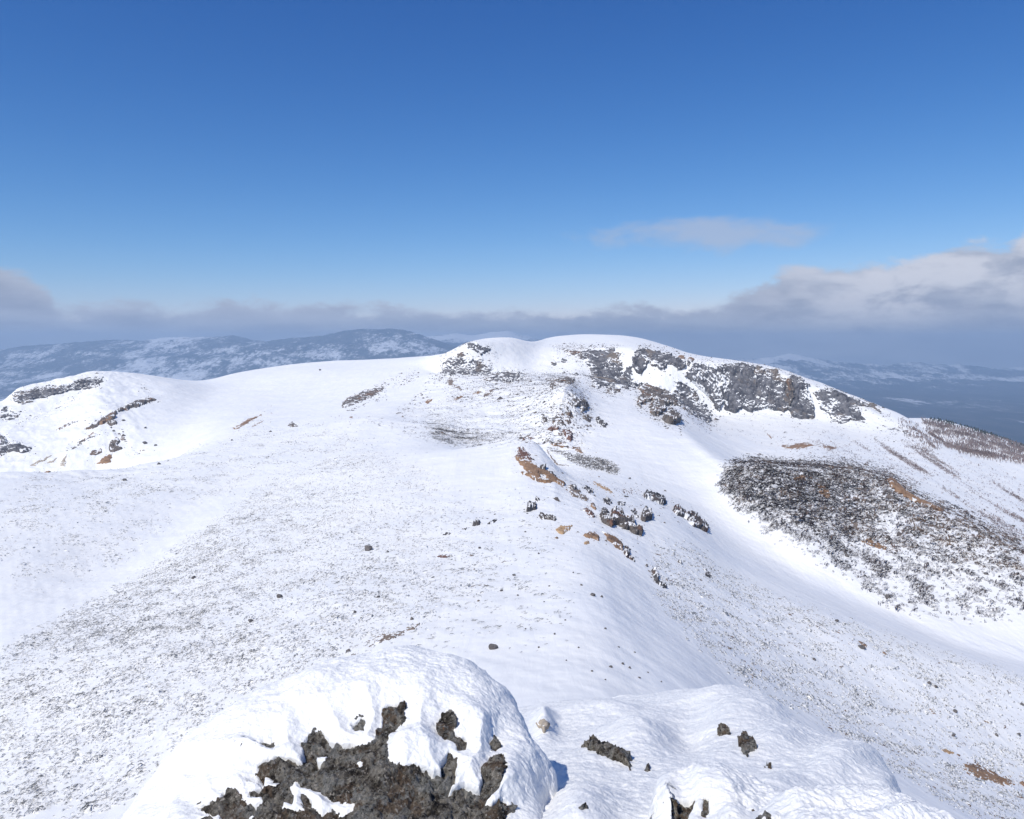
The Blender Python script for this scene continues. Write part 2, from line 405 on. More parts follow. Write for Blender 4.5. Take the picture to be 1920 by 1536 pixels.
ROCKY = []
def patch(name, polys, mat, label, cat, amp, scale, edge=6, cover=.5, rough=3.0, kind=None, step=1.1, holes=(), group=None, blocky=.5, stretch=1.0, loft=None, parent=None, minh=.02, steep=0., snow=None):
    """rock standing out of the snow inside the outlined area; amp in metres, scale = block size in metres"""
    if isinstance(label, list):
        for q_, l_ in zip(polys, label): patch(name, [q_], mat, l_, cat, amp, scale, edge, cover, rough, kind, step, holes, group, blocky, stretch, loft, parent, minh, steep, snow)
        return
    L = loft or T
    ROCKY.append((polys, mat.name, loft is not None))
    allp = np.array([q for p in polys for q in p])
    x0, y0 = allp.min(0)-rough-2; x1, y1 = allp.max(0)+rough+2
    ca, cb = np.interp([x0, x1], L.cols, np.arange(len(L.cols)))
    c0, c1 = int(ca), int(cb)+2
    sel = L.vis[c0:c1] & (L.py2[c0:c1] >= y0) & (L.py2[c0:c1] <= y1)
    rr = np.where(sel.any(0))[0]
    if not len(rr): print('no terrain for', name, label); return None
    r0, r1 = max(rr[0]-1, 0), min(rr[-1]+1, L.P.shape[1]-1)
    nc = max(8, int((x1-x0)/step)); 
    dpy = max(1.0, np.median(np.abs(np.diff(L.py2[(c0+c1)//2, r0:r1+1]))) if r1 > r0+1 else 1)
    nr = int(np.clip((r1-r0)*max(1, dpy/step), 8, 500))
    ci, ri = np.meshgrid(np.linspace(ca, cb, nc), np.linspace(r0, r1, nr), indexing='ij')
    P = L.sample(ci, ri, L.P); N = L.sample(ci, ri, L.N); V = L.sample(ci, ri, L.vis.astype(float))
    X, Y = project(P)
    Pn = P.reshape(-1, 3)
    jx = (fbm(Pn/scale*.7+31, 5, .62)*rough*3.6).reshape(X.shape); jy = (fbm(Pn/scale*.7+57, 5, .62)*rough*2.8).reshape(X.shape)
    sd = np.full(X.shape, -1e9)
    for p in polys: sd = np.maximum(sd, sdist(p, X+jx, Y+jy))
    for p in holes: sd = np.minimum(sd, -sdist(p, X+jx, Y+jy))
    w = sstep(-edge*.5, edge, sd)
    S = Pn/scale*np.array([1, 1, 1/stretch]); amp = amp*1.15
    F1, F2, ID = worley(S + .35*np.stack([fbm(S+3, 2), fbm(S+8, 2), fbm(S+12, 2)], 1))
    hb = (ID-.25)*sstep(0, .22, F2-F1)
    hn = fbm(S*1.7+40, 5, .6)*1.3 + .35*ridged(S*.8+4, 3)
    h = blocky*hb + (1-blocky)*hn
    h = h.reshape(X.shape) + (cover-.5)*1.6
    fine = fbm(S*6+90, 3, .6).reshape(X.shape)
    hh = .62*amp*((h*.9+.15*fine)*w - (1-w)*.75)
    hh = np.where(V > .5, hh, -amp); amp *= .62
    D = N.copy()
    if steep: D = D + steep*np.array([0, -1.0, .15]); D /= np.linalg.norm(D, axis=-1, keepdims=True)
    Q = P + D*hh[..., None]
    # sideways blockiness so that faces steepen
    F = grid_faces(nc, nr)
    keep = (hh.reshape(-1)[F].max(1) > -minh*amp - .02) | ((w*V).reshape(-1)[F].min(1) > .12)
    F = F[keep]
    lab_ = np.arange(nc*nr)
    for _ in range(4000):
        mn_ = lab_[F].min(1); new = lab_.copy(); np.minimum.at(new, F.ravel(), np.repeat(mn_, 4)); new = new[new]
        if (new == lab_).all(): break
        lab_ = new
    if len(F):
        u_, n_ = np.unique(lab_[F[:, 0]], return_counts=True)
        if len(u_) <= (14 if name == 'bare_soil' or 'litter' in str(label) or 'capping' in str(label) else 3): F = F[lab_[F[:, 0]] == u_[n_.argmax()]]
        else: F = F[np.isin(lab_[F[:, 0]], u_[n_ > 3])]
    if not len(F): print('nothing above snow', name, label); return None
    used = np.unique(F); mp = np.full(nc*nr, -1); mp[used] = np.arange(len(used))
    Vv = Q.reshape(-1, 3)[used]; F = mp[F]
    NN = grid_normals(Q)
    raw = (NN[..., 2]-N[..., 2])*1.3 - .5*np.clip(h, -.3, .7) + .6*fbm(S*3.0+70, 4, .65).reshape(X.shape) + .8*fbm(S*.45+20, 2).reshape(X.shape) - .5*sstep(0, 14, sd)
    rank = raw.reshape(-1)[used]; up_ = np.sort(rank[hh.reshape(-1)[used] > 0]); rank = np.searchsorted(up_, rank)/max(1, len(up_)-1)
    share = SHARE[mat.name] if snow is None else snow
    c = Vv.mean(0)
    o = mesh_obj(name, Vv-c, F[:, ::-1], mat, parent)
    attr(o, 'lying_snow', rank-(1-share))
    o.location = c
    if parent is None: tag(o, label, cat, group, kind)
    return o

# --- far ridge
patch('cliff', [zA([(880,270),(990,290),(1070,300),(1200,320),(1450,312),(1600,330),(1760,362),(1920,395)])+zB([(110,230),(190,280),(240,255),(330,292),(400,325),(490,365),(450,395),(485,490),(525,640),(525,745),(350,765),(285,745),(215,650),(180,690),(100,675),(0,645)])+zA([(1700,840),(1600,870),(1500,830),(1430,880),(1330,850),(1290,760),(1280,860),(1210,840),(1190,770),(1130,700),(1030,610),(960,540),(900,480),(870,410),(890,350)])],
      M['cliff'], 'broad dark grey cliff under the smooth snow crest of the far ridge', 'cliff', 9, 9, edge=4, cover=.95, rough=2.0, steep=.9, stretch=3.6, blocky=.5, snow=.27)
patch('cliff', [zB([(200,300),(270,300),(285,420),(275,520),(240,660),(205,560),(185,480)])], M['crag'], 'tan rock chimney splitting the dark cliff near its lower end', 'cliff', 11, 9, edge=2, cover=1.1, snow=.08, steep=1.2, stretch=2)
patch('cliff', [zA([(300,190),(350,132),(420,130),(500,170),(600,190),(700,195),(750,240),(890,280),(880,375),(800,390),(720,340),(655,335),(640,402),(590,395),(520,350),(460,310),(420,400),(380,440),(310,420),(260,360),(250,250)])],
      M['cliff'], 'jagged dark crag hooked around the top of a small bright snowfield', 'cliff', 9, 8, edge=4, cover=.8, snow=.26, steep=.8, stretch=2.4)
patch('cliff', [zA([(240,300),(300,400),(330,470),(420,520),(330,590),(180,610),(60,600),(20,560),(120,450)])+[], z2([(1330,240),(1400,215),(1540,215),(1600,300),(1580,400),(1500,450),(1430,440),(1390,330)])],
      M['cliff'], ['half buried streaked rock face left of the small bright snowfield', 'rusty snow streaked rocks under the left part of the rounded dome'], 'cliff', 7, 9, edge=6, cover=0.68, steep=.7, stretch=1.4, rough=4)
patch('rock_outcrop', [zA([(320,590),(380,560),(440,510),(520,550),(600,560),(650,600),(740,700),(820,790),(700,790),(660,780),(640,850),(580,905),(540,895),(560,940),(480,870),(470,800),(490,745),(425,755),(412,785),(385,780),(370,822),(335,800),(330,700),(380,650)])],
      M['crag'], 'brown grey crag below the small bright snowfield, with a tongue running downhill', 'rock outcrop', 9, 8, edge=3, cover=.8, steep=.9, stretch=1.6)
patch('rock_outcrop', [zA([(610,940),(640,900),(690,835),(760,890),(820,955),(785,1012),(700,1012),(640,990)])], M['crag'], 'round dark knob of rock standing alone at the foot of the brown grey crag', 'rock outcrop', 10, 9, edge=3, cover=1.0, steep=.6)
patch('rock_outcrop', [zA([(740,460),(850,480),(900,500),(1000,620),(1100,740),(1190,840),(1190,960),(1140,1010),(1000,940),(870,860),(800,780),(700,700),(660,610),(730,560)])], M['cliff'], 'speckled rock field sloping down between the brown crag and the broad cliff', 'rock outcrop', 6, 5.5, edge=8, cover=0.62, rough=4, steep=.5)
patch('cliff', [zB([(480,440),(580,400),(700,410),(850,450),(960,515),(1080,550),(1190,590),(1330,705),(1250,690),(1180,640),(1090,625),(1010,610),(1060,680),(1105,805),(1000,800),(920,785),(830,825),(700,745),(600,665),(560,600),(520,520)])],
      M['cliff'], 'low snow plastered cliff below the descending skyline of the far ridge', 'cliff', 7, 8, edge=4, cover=0.7, steep=.8, stretch=1.3)
patch('rock_outcrop', [zB([(1330,780),(1480,830),(1600,860),(1720,960),(1640,975),(1480,945),(1300,900),(1250,880)])], M['cliff'], 'scattered small rocks on snow past the end of the far cliffs', 'rock outcrop', 5, 5, edge=8, cover=.3, rough=4)
patch('bare_soil', [zB([(60,1065),(200,1045),(350,1022),(450,1022),(560,1045),(720,1050),(900,1090),(760,1090),(690,1115),(560,1060),(400,1085),(300,1110),(180,1080)])], M['soil'], 'orange brown hump of bare soil on the snow below the far cliffs', 'soil patch', 1.2, 6, edge=4, cover=.8, rough=3, blocky=.2)
for pts, lab in (([(1725,1005),(1750,1030),(1775,1055),(1755,1050)], 'short upper streak of brown soil on the snow under the broad cliff'), ([(1775,1080),(1800,1095),(1850,1150),(1840,1165),(1800,1120)], 'longer lower streak of brown soil on the snow under the broad cliff')):
    patch('bare_soil', [zA(pts)], M['soil'], lab, 'soil patch', .9, 4, edge=2, cover=1.0, rough=1.2, blocky=.2)
patch('bare_soil', [zA([(770,240),(800,222),(850,228),(890,262),(830,268)]), zA([(900,245),(930,238),(985,265),(940,290),(915,330),(895,300)])], M['soil'], ['tan earth knob breaking the snow crest, left one of two', 'tan earth knob at the head of the broad dark cliff'], 'soil patch', 3, 6, edge=3, cover=.9, rough=1.5, blocky=.3)
# --- middle summit
patch('rock_outcrop', [zC([(470,72),(560,60),(640,85),(705,112),(705,160),(655,172),(610,200),(560,150),(500,110)])], M['cliff'], 'crown of dark rocks on the left shoulder of the middle snowy summit', 'rock outcrop', 5, 5, edge=4, cover=.7, steep=.5)
patch('rock_outcrop', [zC([(300,205),(380,170),(480,200),(590,190),(650,230),(720,270),(745,335),(680,380),(600,390),(500,385),(400,370),(290,382),(235,392),(240,290)])], M['cliff'], 'wide snow dusted rock face on the left flank of the middle summit', 'rock outcrop', 6, 5, snow=.5, edge=6, cover=.66, steep=.7, rough=4)
patch('rock_outcrop', [zC([(760,350),(850,330),(960,330),(1040,362),(1000,430),(940,420),(910,452),(800,435),(680,440),(600,410),(700,380)])], M['cliff'], 'low broken rock band at the foot of the middle summit', 'rock outcrop', 6, 4, snow=.45, edge=5, cover=.6, steep=.6)
patch('bare_soil', [zC([(380,165),(440,155),(470,180),(450,205),(400,200)])], M['crag'], 'small brown earth scar high on the flank of the middle summit', 'soil patch', 2.5, 5, edge=3, cover=.9)
patch('bare_soil', [zC([(300,400),(340,390),(360,440),(450,510),(420,530),(350,480),(290,465)])], M['grass'], 'grey brown scree tongue below the wide rock face of the middle summit', 'soil patch', 1.6, 4, edge=5, cover=.75, rough=3)
patch('rock_outcrop', [zC([(120,460),(180,380),(240,400),(180,470)])], M['cliff'], 'faint rocks at the left foot of the middle summit', 'rock outcrop', 4, 5, edge=5, cover=.32, rough=3)
patch('rock_outcrop', [zC([(1280,250),(1330,240),(1340,270),(1300,290)]), zC([(1365,225),(1410,210),(1430,250),(1390,270)]), zC([(1500,350),(1525,335),(1535,365),(1515,380)]), zC([(1550,340),(1570,335),(1570,360)])], M['cliff'], ['pale little rock, leftmost in the snow saddle below the dome', 'little rock beside the pale one in the snow saddle', 'slim rock lower in the snow saddle below the dome', 'tiny rock right of the slim rock in the snow saddle'], 'rock outcrop', 6, 5, edge=3, cover=.7)
patch('cliff', [zC([(1320,95),(1480,110),(1560,130),(1680,130),(1880,125),(1860,170),(1760,240),(1640,260),(1560,240),(1420,170)])], M['crag'], 'thin rusty rock rim just below the rounded snow dome', 'cliff', 5, 5, edge=6, cover=0.5, rough=4, steep=.5)
patch('cliff', [zC([(1640,260),(1760,240),(1860,170),(1920,200),(1920,480),(1840,500),(1780,440),(1740,505),(1680,500),(1650,400)])], M['cliff'], 'snow streaked gully wall between the far dome and the hooked crag', 'cliff', 6, 6, edge=6, cover=0.72, rough=4, steep=.6, stretch=1.5)
patch('rock_outcrop', [zC([(1780,540),(1830,490),(1920,520),(1900,555),(1820,555)])+[], zA([(0,590),(60,600),(180,600),(120,640),(20,655)])], M['crag'], ['tan rock lip above the wide snow bowl', 'flat tan stones at the foot of the half buried rock face'], 'rock outcrop', 4, 5, edge=3, cover=.7)
# --- ridge between
patch('rock_outcrop', [zC([(1270,440),(1300,420),(1400,390),(1500,410),(1500,450),(1460,470),(1400,440),(1330,480),(1270,520)])], M['crag'], 'uppermost dark crag on the near ridge, against the snow bowl', 'rock outcrop', 4, 4, edge=4, cover=0.78)
patch('rock_outcrop', [zC([(1450,560),(1490,545),(1530,590),(1600,610),(1635,660),(1630,700),(1580,735),(1540,680),(1490,690),(1510,630)])], M['crag'], 'rusty crag on the ridge edge above the snow bowl', 'rock outcrop', 5, 5, edge=4, cover=0.85)
patch('rock_outcrop', [zC([(1390,720),(1470,700),(1485,760),(1450,770)]), zC([(1560,770),(1620,740),(1665,790),(1655,825),(1620,820)]), zC([(1520,770),(1640,860),(1620,875),(1540,810)])], M['crag'], ['broken rock left below the rusty crag', 'blocky rock right below the rusty crag', 'slanting rock line leading down from the rusty crag'], 'rock outcrop', 4, 4, edge=4, cover=0.8)
patch('rock_outcrop', [zC([(1695,800),(1720,770),(1790,815),(1815,850),(1800,870),(1740,850)])], M['dark'], 'last dark rocks strung out into the snow bowl', 'rock outcrop', 5, 4, edge=3, cover=0.75)
patch('rock_outcrop', [zC([(1180,850),(1210,760),(1250,745),(1260,800)]), zC([(1260,790),(1370,740),(1390,770),(1300,800)])], M['crag'], ['small dark fin shaped crag in the middle of the near ridge', 'arched rock rim right of the small dark fin'], 'rock outcrop', 4, 4, edge=4, cover=0.82)
patch('rock_outcrop', [zC([(1220,925),(1280,850),(1360,860),(1330,905)]), zC([(1385,890),(1440,870),(1490,930),(1490,990),(1450,1010),(1400,950)]), zC([(1320,930),(1390,910),(1380,950)]), zC([(1430,815),(1465,800),(1470,850)])], M['redrock'], ['reddish rock step behind the sharp crest, leftmost', 'large reddish rock hook at the edge of the snow bowl', 'thin reddish rock ledge between two larger red rocks', 'small dark rock above the reddish rock hook'], 'rock outcrop', 4, 3.5, edge=4, cover=0.8)
patch('rock_outcrop', [zC([(1000,920),(1100,920),(1160,980),(1250,960),(1400,990),(1470,1010),(1380,1050),(1200,1000),(1080,980),(1000,990)])], M['crag'], 'litter of small rocks along the snow just behind the sharp crest', 'rock outcrop', 2.2, 2, edge=5, cover=0.55, rough=4)
patch('bare_soil', [zD([(280,110),(380,140),(480,150),(560,180),(650,180),(710,235),(680,250),(600,215),(480,190),(340,155)])], M['soil'], 'brown soil band with small rocks behind the sharp crest', 'soil patch', 1.4, 3, edge=5, cover=0.72, rough=4)
patch('grass_strip', [zD([(350,205),(365,205),(420,285),(470,335),(590,350),(560,358),(450,350),(400,290)])], M['grass'], 'thin dark line of dead grass around a small snow hollow', 'dead grass', .7, 2, edge=2, cover=.8, rough=1.2)
# --- sharp crest of the near ridge
patch('bare_soil', [zD([(60,270),(110,275),(200,310),(290,370),(380,410),(440,450),(540,520),(500,540),(430,500),(350,515),(270,495),(190,455),(90,400),(180,420),(150,370),(85,310)])], M['soil'], 'long orange brown soil face on the sharp crest of the near ridge', 'soil patch', 1.3, 4, edge=2.5, cover=1.1, rough=2, blocky=.2, holes=[zD([(290,430),(340,430),(355,470),(310,478)])])
patch('rock_outcrop', [zD([(55,265),(90,245),(100,170),(150,170),(200,230),(250,315),(180,310),(100,285)])], M['redrock'], 'dark red rocks at the tip of the sharp crest', 'rock outcrop', 1.8, 1.8, edge=4, cover=0.65, rough=3)
patch('rock_outcrop', [zD([(120,120),(150,90),(200,110),(160,130)]), zD([(130,60),(230,90),(290,110),(220,125)])], M['redrock'], ['little red rock capping the very tip of the sharp crest', 'little rock line just behind the tip of the sharp crest'], 'rock outcrop', 1.8, 1.8, edge=3, cover=.6, rough=2)
patch('rock_outcrop', [zD([(295,370),(320,355),(352,360),(352,400),(315,400)])], M['dark'], 'single grey block standing on the orange brown soil face', 'rock outcrop', 2.8, 2.6, edge=2, cover=1.0, rough=1)
patch('rock_outcrop', [zD([(355,405),(390,402),(450,450),(430,470),(390,450)])], M['dark'], 'flat grey rocks along the top edge of the orange brown soil face', 'rock outcrop', 2, 2, edge=2, cover=.8, rough=1.5)
patch('bare_soil', [zD([(545,530),(600,525),(635,580),(700,620),(770,680),(700,665),(640,645),(590,635)])], M['grass'], 'grey brown soil and rock strip continuing down from the orange soil face', 'soil patch', 1.6, 2.2, edge=3, cover=.75)
patch('rock_outcrop', [zD([(570,540),(610,528),(635,575),(600,580)])], M['dark'], 'angular rock at the head of the grey brown strip', 'rock outcrop', 2.4, 2.2, edge=2, cover=.85, rough=1.2)
patch('bare_soil', [zD([(750,690),(780,690),(808,730),(800,765),(765,725)])], M['soil'], 'small orange soil wedge above the row of grey pillars', 'soil patch', 1.1, 3, edge=2, cover=1.05, rough=1.5)
patch('rock_outcrop', [zD([(670,545),(720,530),(770,580),(790,620),(750,610),(700,575)])], M['dark'], 'dark rocks between two orange soil streaks on the ridge shoulder', 'rock outcrop', 2.6, 2, edge=3, cover=.66)
patch('bare_soil', [zD([(745,470),(790,490),(860,520),(910,540),(985,612),(930,605),(880,575),(820,545),(770,510)])], M['soil_light'], 'pale orange soil streak lying across the ridge shoulder', 'soil patch', .9, 2.2, edge=4, cover=.62, rough=3, blocky=.3)
patch('rock_outcrop', [zD([(1010,540),(1100,540),(1200,580),(1180,620),(1080,630),(1030,620)])], M['redrock'], 'rusty stones scattered on the snow above the dark slab', 'rock outcrop', 1.8, 1.6, edge=5, cover=.36, rough=3)
patch('rock_outcrop', [zD([(1228,600),(1260,590),(1310,605),(1380,630),(1425,655),(1445,700),(1400,712),(1350,680),(1290,662),(1240,652)])], M['dark'], 'dark slab of rock on the far shoulder of the near ridge', 'rock outcrop', 3.6, 2.8, edge=2.5, cover=.85, rough=1.5)
patch('rock_outcrop', [zD([(1488,750),(1530,715),(1570,750),(1610,785),(1680,770),(1750,850),(1812,905),(1805,962),(1745,935),(1660,890),(1590,820),(1530,805)])], M['ledge'], 'isolated brown rock rib lowest on the shoulder of the near ridge, in clean snow', 'rock outcrop', 4, 3, edge=2.5, cover=.84, rough=1.5)
patch('rock_outcrop', [zD([(830,790),(880,790),(930,850),(945,740),(980,740),(985,800),(1040,770),(1060,830),(1110,830),(1145,830),(1155,920),(1215,910),(1220,995),(1150,975),(1100,940),(1050,925),(1000,895),(965,895),(935,915),(900,890),(850,860)])], M['ledge'], 'row of upright grey rock pillars in the middle of the near ridge', 'rock outcrop', 3.6, 2.5, edge=2.5, cover=.9, rough=1.5, steep=.5, stretch=2)
patch('rock_outcrop', [zD([(820,750),(900,745),(930,780),(860,785)]), zD([(860,650),(930,650),(960,700),(890,700)]), zD([(980,670),(1080,690),(1060,720),(1000,715)]), zD([(1000,725),(1060,740),(1040,765)])], M['dark'], ['snow capped rock at the upper left of the grey pillars', 'broken rocks high above the grey pillars', 'snowy rocks high above the pillars, right of the broken ones', 'small rock right above the middle of the grey pillars'], 'rock outcrop', 2.6, 2, edge=3, cover=.6)
patch('rock_outcrop', [zD([(1200,835),(1215,780),(1245,735),(1300,775),(1312,842),(1240,860),(1215,855)])], M['ledge'], 'pointed brown grey block right of the row of pillars', 'rock outcrop', 3.4, 3, edge=2, cover=.95, rough=1.2)
patch('rock_outcrop', [zD([(1080,745),(1160,730),(1195,800),(1185,840),(1130,790)])], M['dark'], 'snowy rocks between the pillars and the pointed block', 'rock outcrop', 2.6, 2, edge=3, cover=.46)
patch('rock_outcrop', [zD([(640,720),(740,740),(795,790),(795,835),(750,830),(720,780)]), zD([(750,830),(790,850),(850,905),(820,900)])], M['redrock'], ['rusty rocks left of the row of pillars', 'rusty rock line running down beside the pillars'], 'rock outcrop', 2.4, 2, edge=3, cover=.6)
patch('rock_outcrop', [zD([(165,765),(200,700),(240,705),(270,690),(272,745),(225,762),(185,775)])], M['dark'], 'black cloven rock on the open snow left of the near ridge crest', 'rock outcrop', 3, 2.6, edge=2, cover=.88, rough=1.2)
patch('rock_outcrop', [zD([(250,655),(275,640),(315,688),(280,675)])], M['dark'], 'flat little rock above the black cloven rock', 'rock outcrop', 2, 2, edge=2, cover=.8, rough=1.2)
patch('rock_outcrop', [zD([(280,805),(320,778),(370,800),(430,800),(458,830),(440,862),(380,845),(310,830)])], M['ledge'], 'low brown rock pair just below the black cloven rock', 'rock outcrop', 2.2, 2.2, edge=3, cover=.72, rough=1.5)
patch('rock_outcrop', [zD([(400,640),(440,635),(490,670),(520,690),(440,672)])], M['ledge'], 'small rusty rock half way up the smooth snow left of the crest', 'rock outcrop', 2.2, 2, edge=3, cover=.7, rough=1.5)
patch('bare_soil', [zD([(440,930),(470,900),(530,900),(600,885),(570,930),(500,980),(470,960)])], M['soil_light'], 'small ochre soil patch, leftmost of three on the ridge below the pillars', 'soil patch', .8, 2.5, edge=2.5, cover=1.05, rough=2, blocky=.2)
patch('bare_soil', [zD([(680,970),(770,948),(845,985),(822,1032),(760,1015),(710,1000)])], M['soil'], 'orange soil patch with snow caps, middle of three below the pillars', 'soil patch', .9, 2.5, edge=2.5, cover=1.05, rough=2, blocky=.2)
patch('bare_soil', [zD([(675,1045),(740,1028),(750,1060),(700,1062)])], M['soil_light'], 'tiny ochre soil spot under the middle soil patch', 'soil patch', .8, 2, edge=2, cover=.95, rough=1.5)
patch('bare_soil', [zD([(838,930),(910,965),(985,1000),(1055,1072),(1045,1122),(960,1072),(918,1030),(885,980)])], M['soil'], 'long orange brown soil strip running down right below the pillars', 'soil patch', .9, 2.5, edge=2.5, cover=1.1, rough=1.8, blocky=.2)
patch('rock_outcrop', [zD([(1040,1010),(1055,1072),(1090,1090),(1115,1150),(1085,1192),(1050,1140),(1055,1100)]), zD([(1100,1150),(1180,1225),(1150,1220),(1095,1180)])], M['ledge'], ['grey rocks at the lower end of the long orange soil strip', 'last small stones below the long orange soil strip'], 'rock outcrop', 2.4, 1.8, edge=2.5, cover=.74, rough=1.5)
patch('rock_outcrop', [zD([(1290,1290),(1340,1285),(1365,1340),(1375,1400),(1430,1420),(1448,1465),(1385,1445),(1335,1405),(1315,1340)])], M['dark'], 'dark narrow outcrop in the smooth snow chute right of the crest', 'rock outcrop', 2.6, 1.7, edge=2.5, cover=.74, rough=1.5)
patch('rock_outcrop', [zD([(1525,1200),(1555,1205),(1582,1248),(1560,1245)])], M['ledge'], 'small brown rock fin on the speckled rib', 'rock outcrop', 2, 1.6, edge=2, cover=.85, rough=1)
patch('rock_outcrop', [zD([(1740,1240),(1800,1280),(1860,1345),(1830,1370),(1780,1350),(1770,1290)]), zD([(1770,1360),(1860,1400),(1820,1390)])], M['dark'], ['line of dark stones on the edge of the speckled rib', 'brown flat stones below the line of dark stones on the speckled rib'], 'rock outcrop', 1.8, 1.6, edge=3, cover=.5, rough=2)
# --- ledges on the open left slope
patch('grass_strip', [zE([(110,1318),(230,1300),(330,1275),(420,1220),(480,1170),(600,1110),(760,1060),(860,1015),(920,980),(890,1025),(800,1080),(680,1140),(560,1170),(460,1215),(370,1250),(320,1298),(200,1325)]), zE([(350,1185),(480,1140),(560,1100),(680,1075),(560,1120),(440,1180)])], M['grass'], ['long dark strip of dead grass and stones behind the big foreground boulder', 'shorter dark grass strip just above the long dark strip'], 'dead grass', .5, .9, edge=2.5, cover=0.72, rough=2.5)
patch('grass_strip', [zE([(1340,820),(1400,800),(1480,785),(1420,812)])], M['grass'], 'short straw coloured strip of grass right of the long dark strip', 'dead grass', .4, .8, edge=2, cover=.8, rough=1.2)
patch('grass_strip', [zE([(1200,545),(1230,520),(1380,515),(1400,485),(1395,525),(1260,530)])], M['grass'], 'bent brown grass line in the middle of the left slope', 'dead grass', .4, .8, edge=2, cover=.7, rough=1.2)
patch('grass_strip', [zE([(1535,468),(1640,445),(1740,425),(1840,390),(1760,430),(1650,458)])], M['grass'], 'brown grass line pointing up towards the ridge crest', 'dead grass', .4, .8, edge=2, cover=.66, rough=1.2)
patch('grass_strip', [zE([(1300,690),(1380,655),(1530,650),(1520,670),(1400,670)]), zE([(1320,710),(1440,660),(1400,690)])], M['grass'], ['dark grass streak on the left slope below the brown lines', 'thinner dark grass streak under its twin on the left slope'], 'dead grass', .4, .8, edge=2, cover=.6, rough=1.5)
patch('rock_outcrop', [zE([(1040,405),(1100,385),(1190,395),(1160,415),(1080,415)])], M['redrock'], 'dull red stones on the left slope', 'rock outcrop', .8, 1, edge=2, cover=.72, rough=1.5)
patch('rock_outcrop', [zE([(1330,395),(1420,370),(1430,385),(1370,405)])], M['grass'], 'flat brown stones right of the dull red stones', 'rock outcrop', .6, 1, edge=2, cover=.66, rough=1.5)
patch('rock_outcrop', [zE([(1080,215),(1150,180),(1195,190),(1160,212)]), zE([(1240,150),(1330,140),(1320,170)])], M['dark'], ['cluster of black stones at the lower end of a stone chain', 'pair of black stones in the middle of a stone chain on the left slope'], 'rock outcrop', 1.4, 1.2, edge=2, cover=.66, rough=1.5)
patch('rock_outcrop', [zE([(1365,130),(1395,90),(1450,88),(1440,115),(1400,130)])], M['dark'], 'larger grey rock at the upper end of the chain of black stones', 'rock outcrop', 2, 1.8, edge=2, cover=.9, rough=1.2)
patch('rock_outcrop', [zE([(1490,118),(1540,85),(1595,70),(1580,95),(1530,115)])], M['dark'], 'black stone sliver right of the larger grey rock', 'rock outcrop', 1.4, 1.4, edge=2, cover=.75, rough=1.2)
# --- left hill and crater edge
patch('cliff', [z1([(72,600),(110,580),(250,550),(350,545),(420,520),(490,500),(595,500),(560,560),(490,570),(440,582),(350,592),(280,612),(220,630),(130,662),(75,642)])], M['cliff'], 'dark cliff band along the top of the rounded hill at the left', 'cliff', 8, 9, edge=3, cover=0.6, steep=.8, stretch=1.4, snow=0.42)
patch('cliff', [z1([(0,655),(55,645),(75,680),(140,690),(120,730),(50,752),(0,742)])], M['cliff'], 'snowy broken rocks below the left end of the dark cliff band', 'cliff', 7, 8, edge=5, cover=.42, steep=.5)
patch('cliff', [z1([(0,820),(40,830),(50,870),(90,862),(180,890),(205,915),(130,935),(70,925),(40,940),(0,952)])], M['cliff'], 'grey crater wall cut off by the left edge of the view', 'cliff', 7, 9, edge=4, cover=.7, steep=.6, snow=0.42)
patch('rock_outcrop', [z1([(280,690),(340,650),(420,620),(400,650),(320,690)])], M['crag'], 'faint line of stones below the dark cliff band', 'rock outcrop', 3, 5, edge=4, cover=.35)
patch('rock_outcrop', [z1([(785,560),(830,555),(840,575),(795,575)])], M['cliff'], 'small rock cluster on the saddle side of the rounded hill', 'rock outcrop', 4, 4, edge=4, cover=.5)
patch('rock_outcrop', [z1([(470,802),(540,760),(620,705),(700,670),(760,638),(860,620),(888,630),(800,662),(720,688),(660,702),(640,745),(560,770),(500,802)])], M['crag'], 'long rusty rock rib curving over the snow slope at the left', 'rock outcrop', 4, 5, edge=3, cover=1.0, rough=2, snow=0.18)
patch('bare_soil', [z1([(545,760),(620,715),(655,715),(640,742),(560,772)]), z1([(780,650),(850,622),(885,630),(810,652)])], M['soil'], ['orange soil on the lower half of the long rusty rib', 'orange soil on the upper end of the long rusty rib'], 'soil patch', 4.3, 5, edge=2, cover=.95, rough=1.5)
patch('rock_outcrop', [z1([(595,770),(610,750),(655,748),(668,768),(630,778)])], M['crag'], 'separate brown rock just under the long rusty rib', 'rock outcrop', 4, 4, edge=3, cover=.9, rough=1.5)
patch('bare_soil', [z1([(400,905),(440,870),(520,808),(545,812),(480,855),(420,895)])], M['soil'], 'thin brown soil streak below the long rusty rib', 'soil patch', 1.5, 3.5, edge=3, cover=.62, rough=2.5)
patch('rock_outcrop', [z1([(610,905),(620,870),(655,838),(682,855),(660,890),(690,890),(690,908),(640,928),(615,928)])], M['crag'], 'dark rock with a pale top beside the orange soil tongue at the left', 'rock outcrop', 5, 4, edge=3, cover=.85, rough=1.5)
patch('bare_soil', [z1([(530,992),(585,945),(640,925),(625,985)])], M['soil'], 'orange soil tongue at the rim of the left crater', 'soil patch', 1.8, 4, edge=3, cover=.95, rough=2)
patch('rock_outcrop', [z1([(503,938),(520,910),(550,918),(570,900),(578,925),(535,948)])], M['crag'], 'two brown stones left of the orange soil tongue', 'rock outcrop', 4, 4, edge=3, cover=.75, rough=1.5)
patch('bare_soil', [z1([(150,1005),(220,965),(310,928),(290,950),(200,1003)]), z1([(225,1000),(345,940),(300,985)])], M['soil_grey'], ['yellowish slanting earth streak on the crater slope, left one', 'greyish slanting earth streak between the yellowish streak and the pale wedge'], 'soil patch', 1.5, 5, edge=3, cover=.8, rough=2)
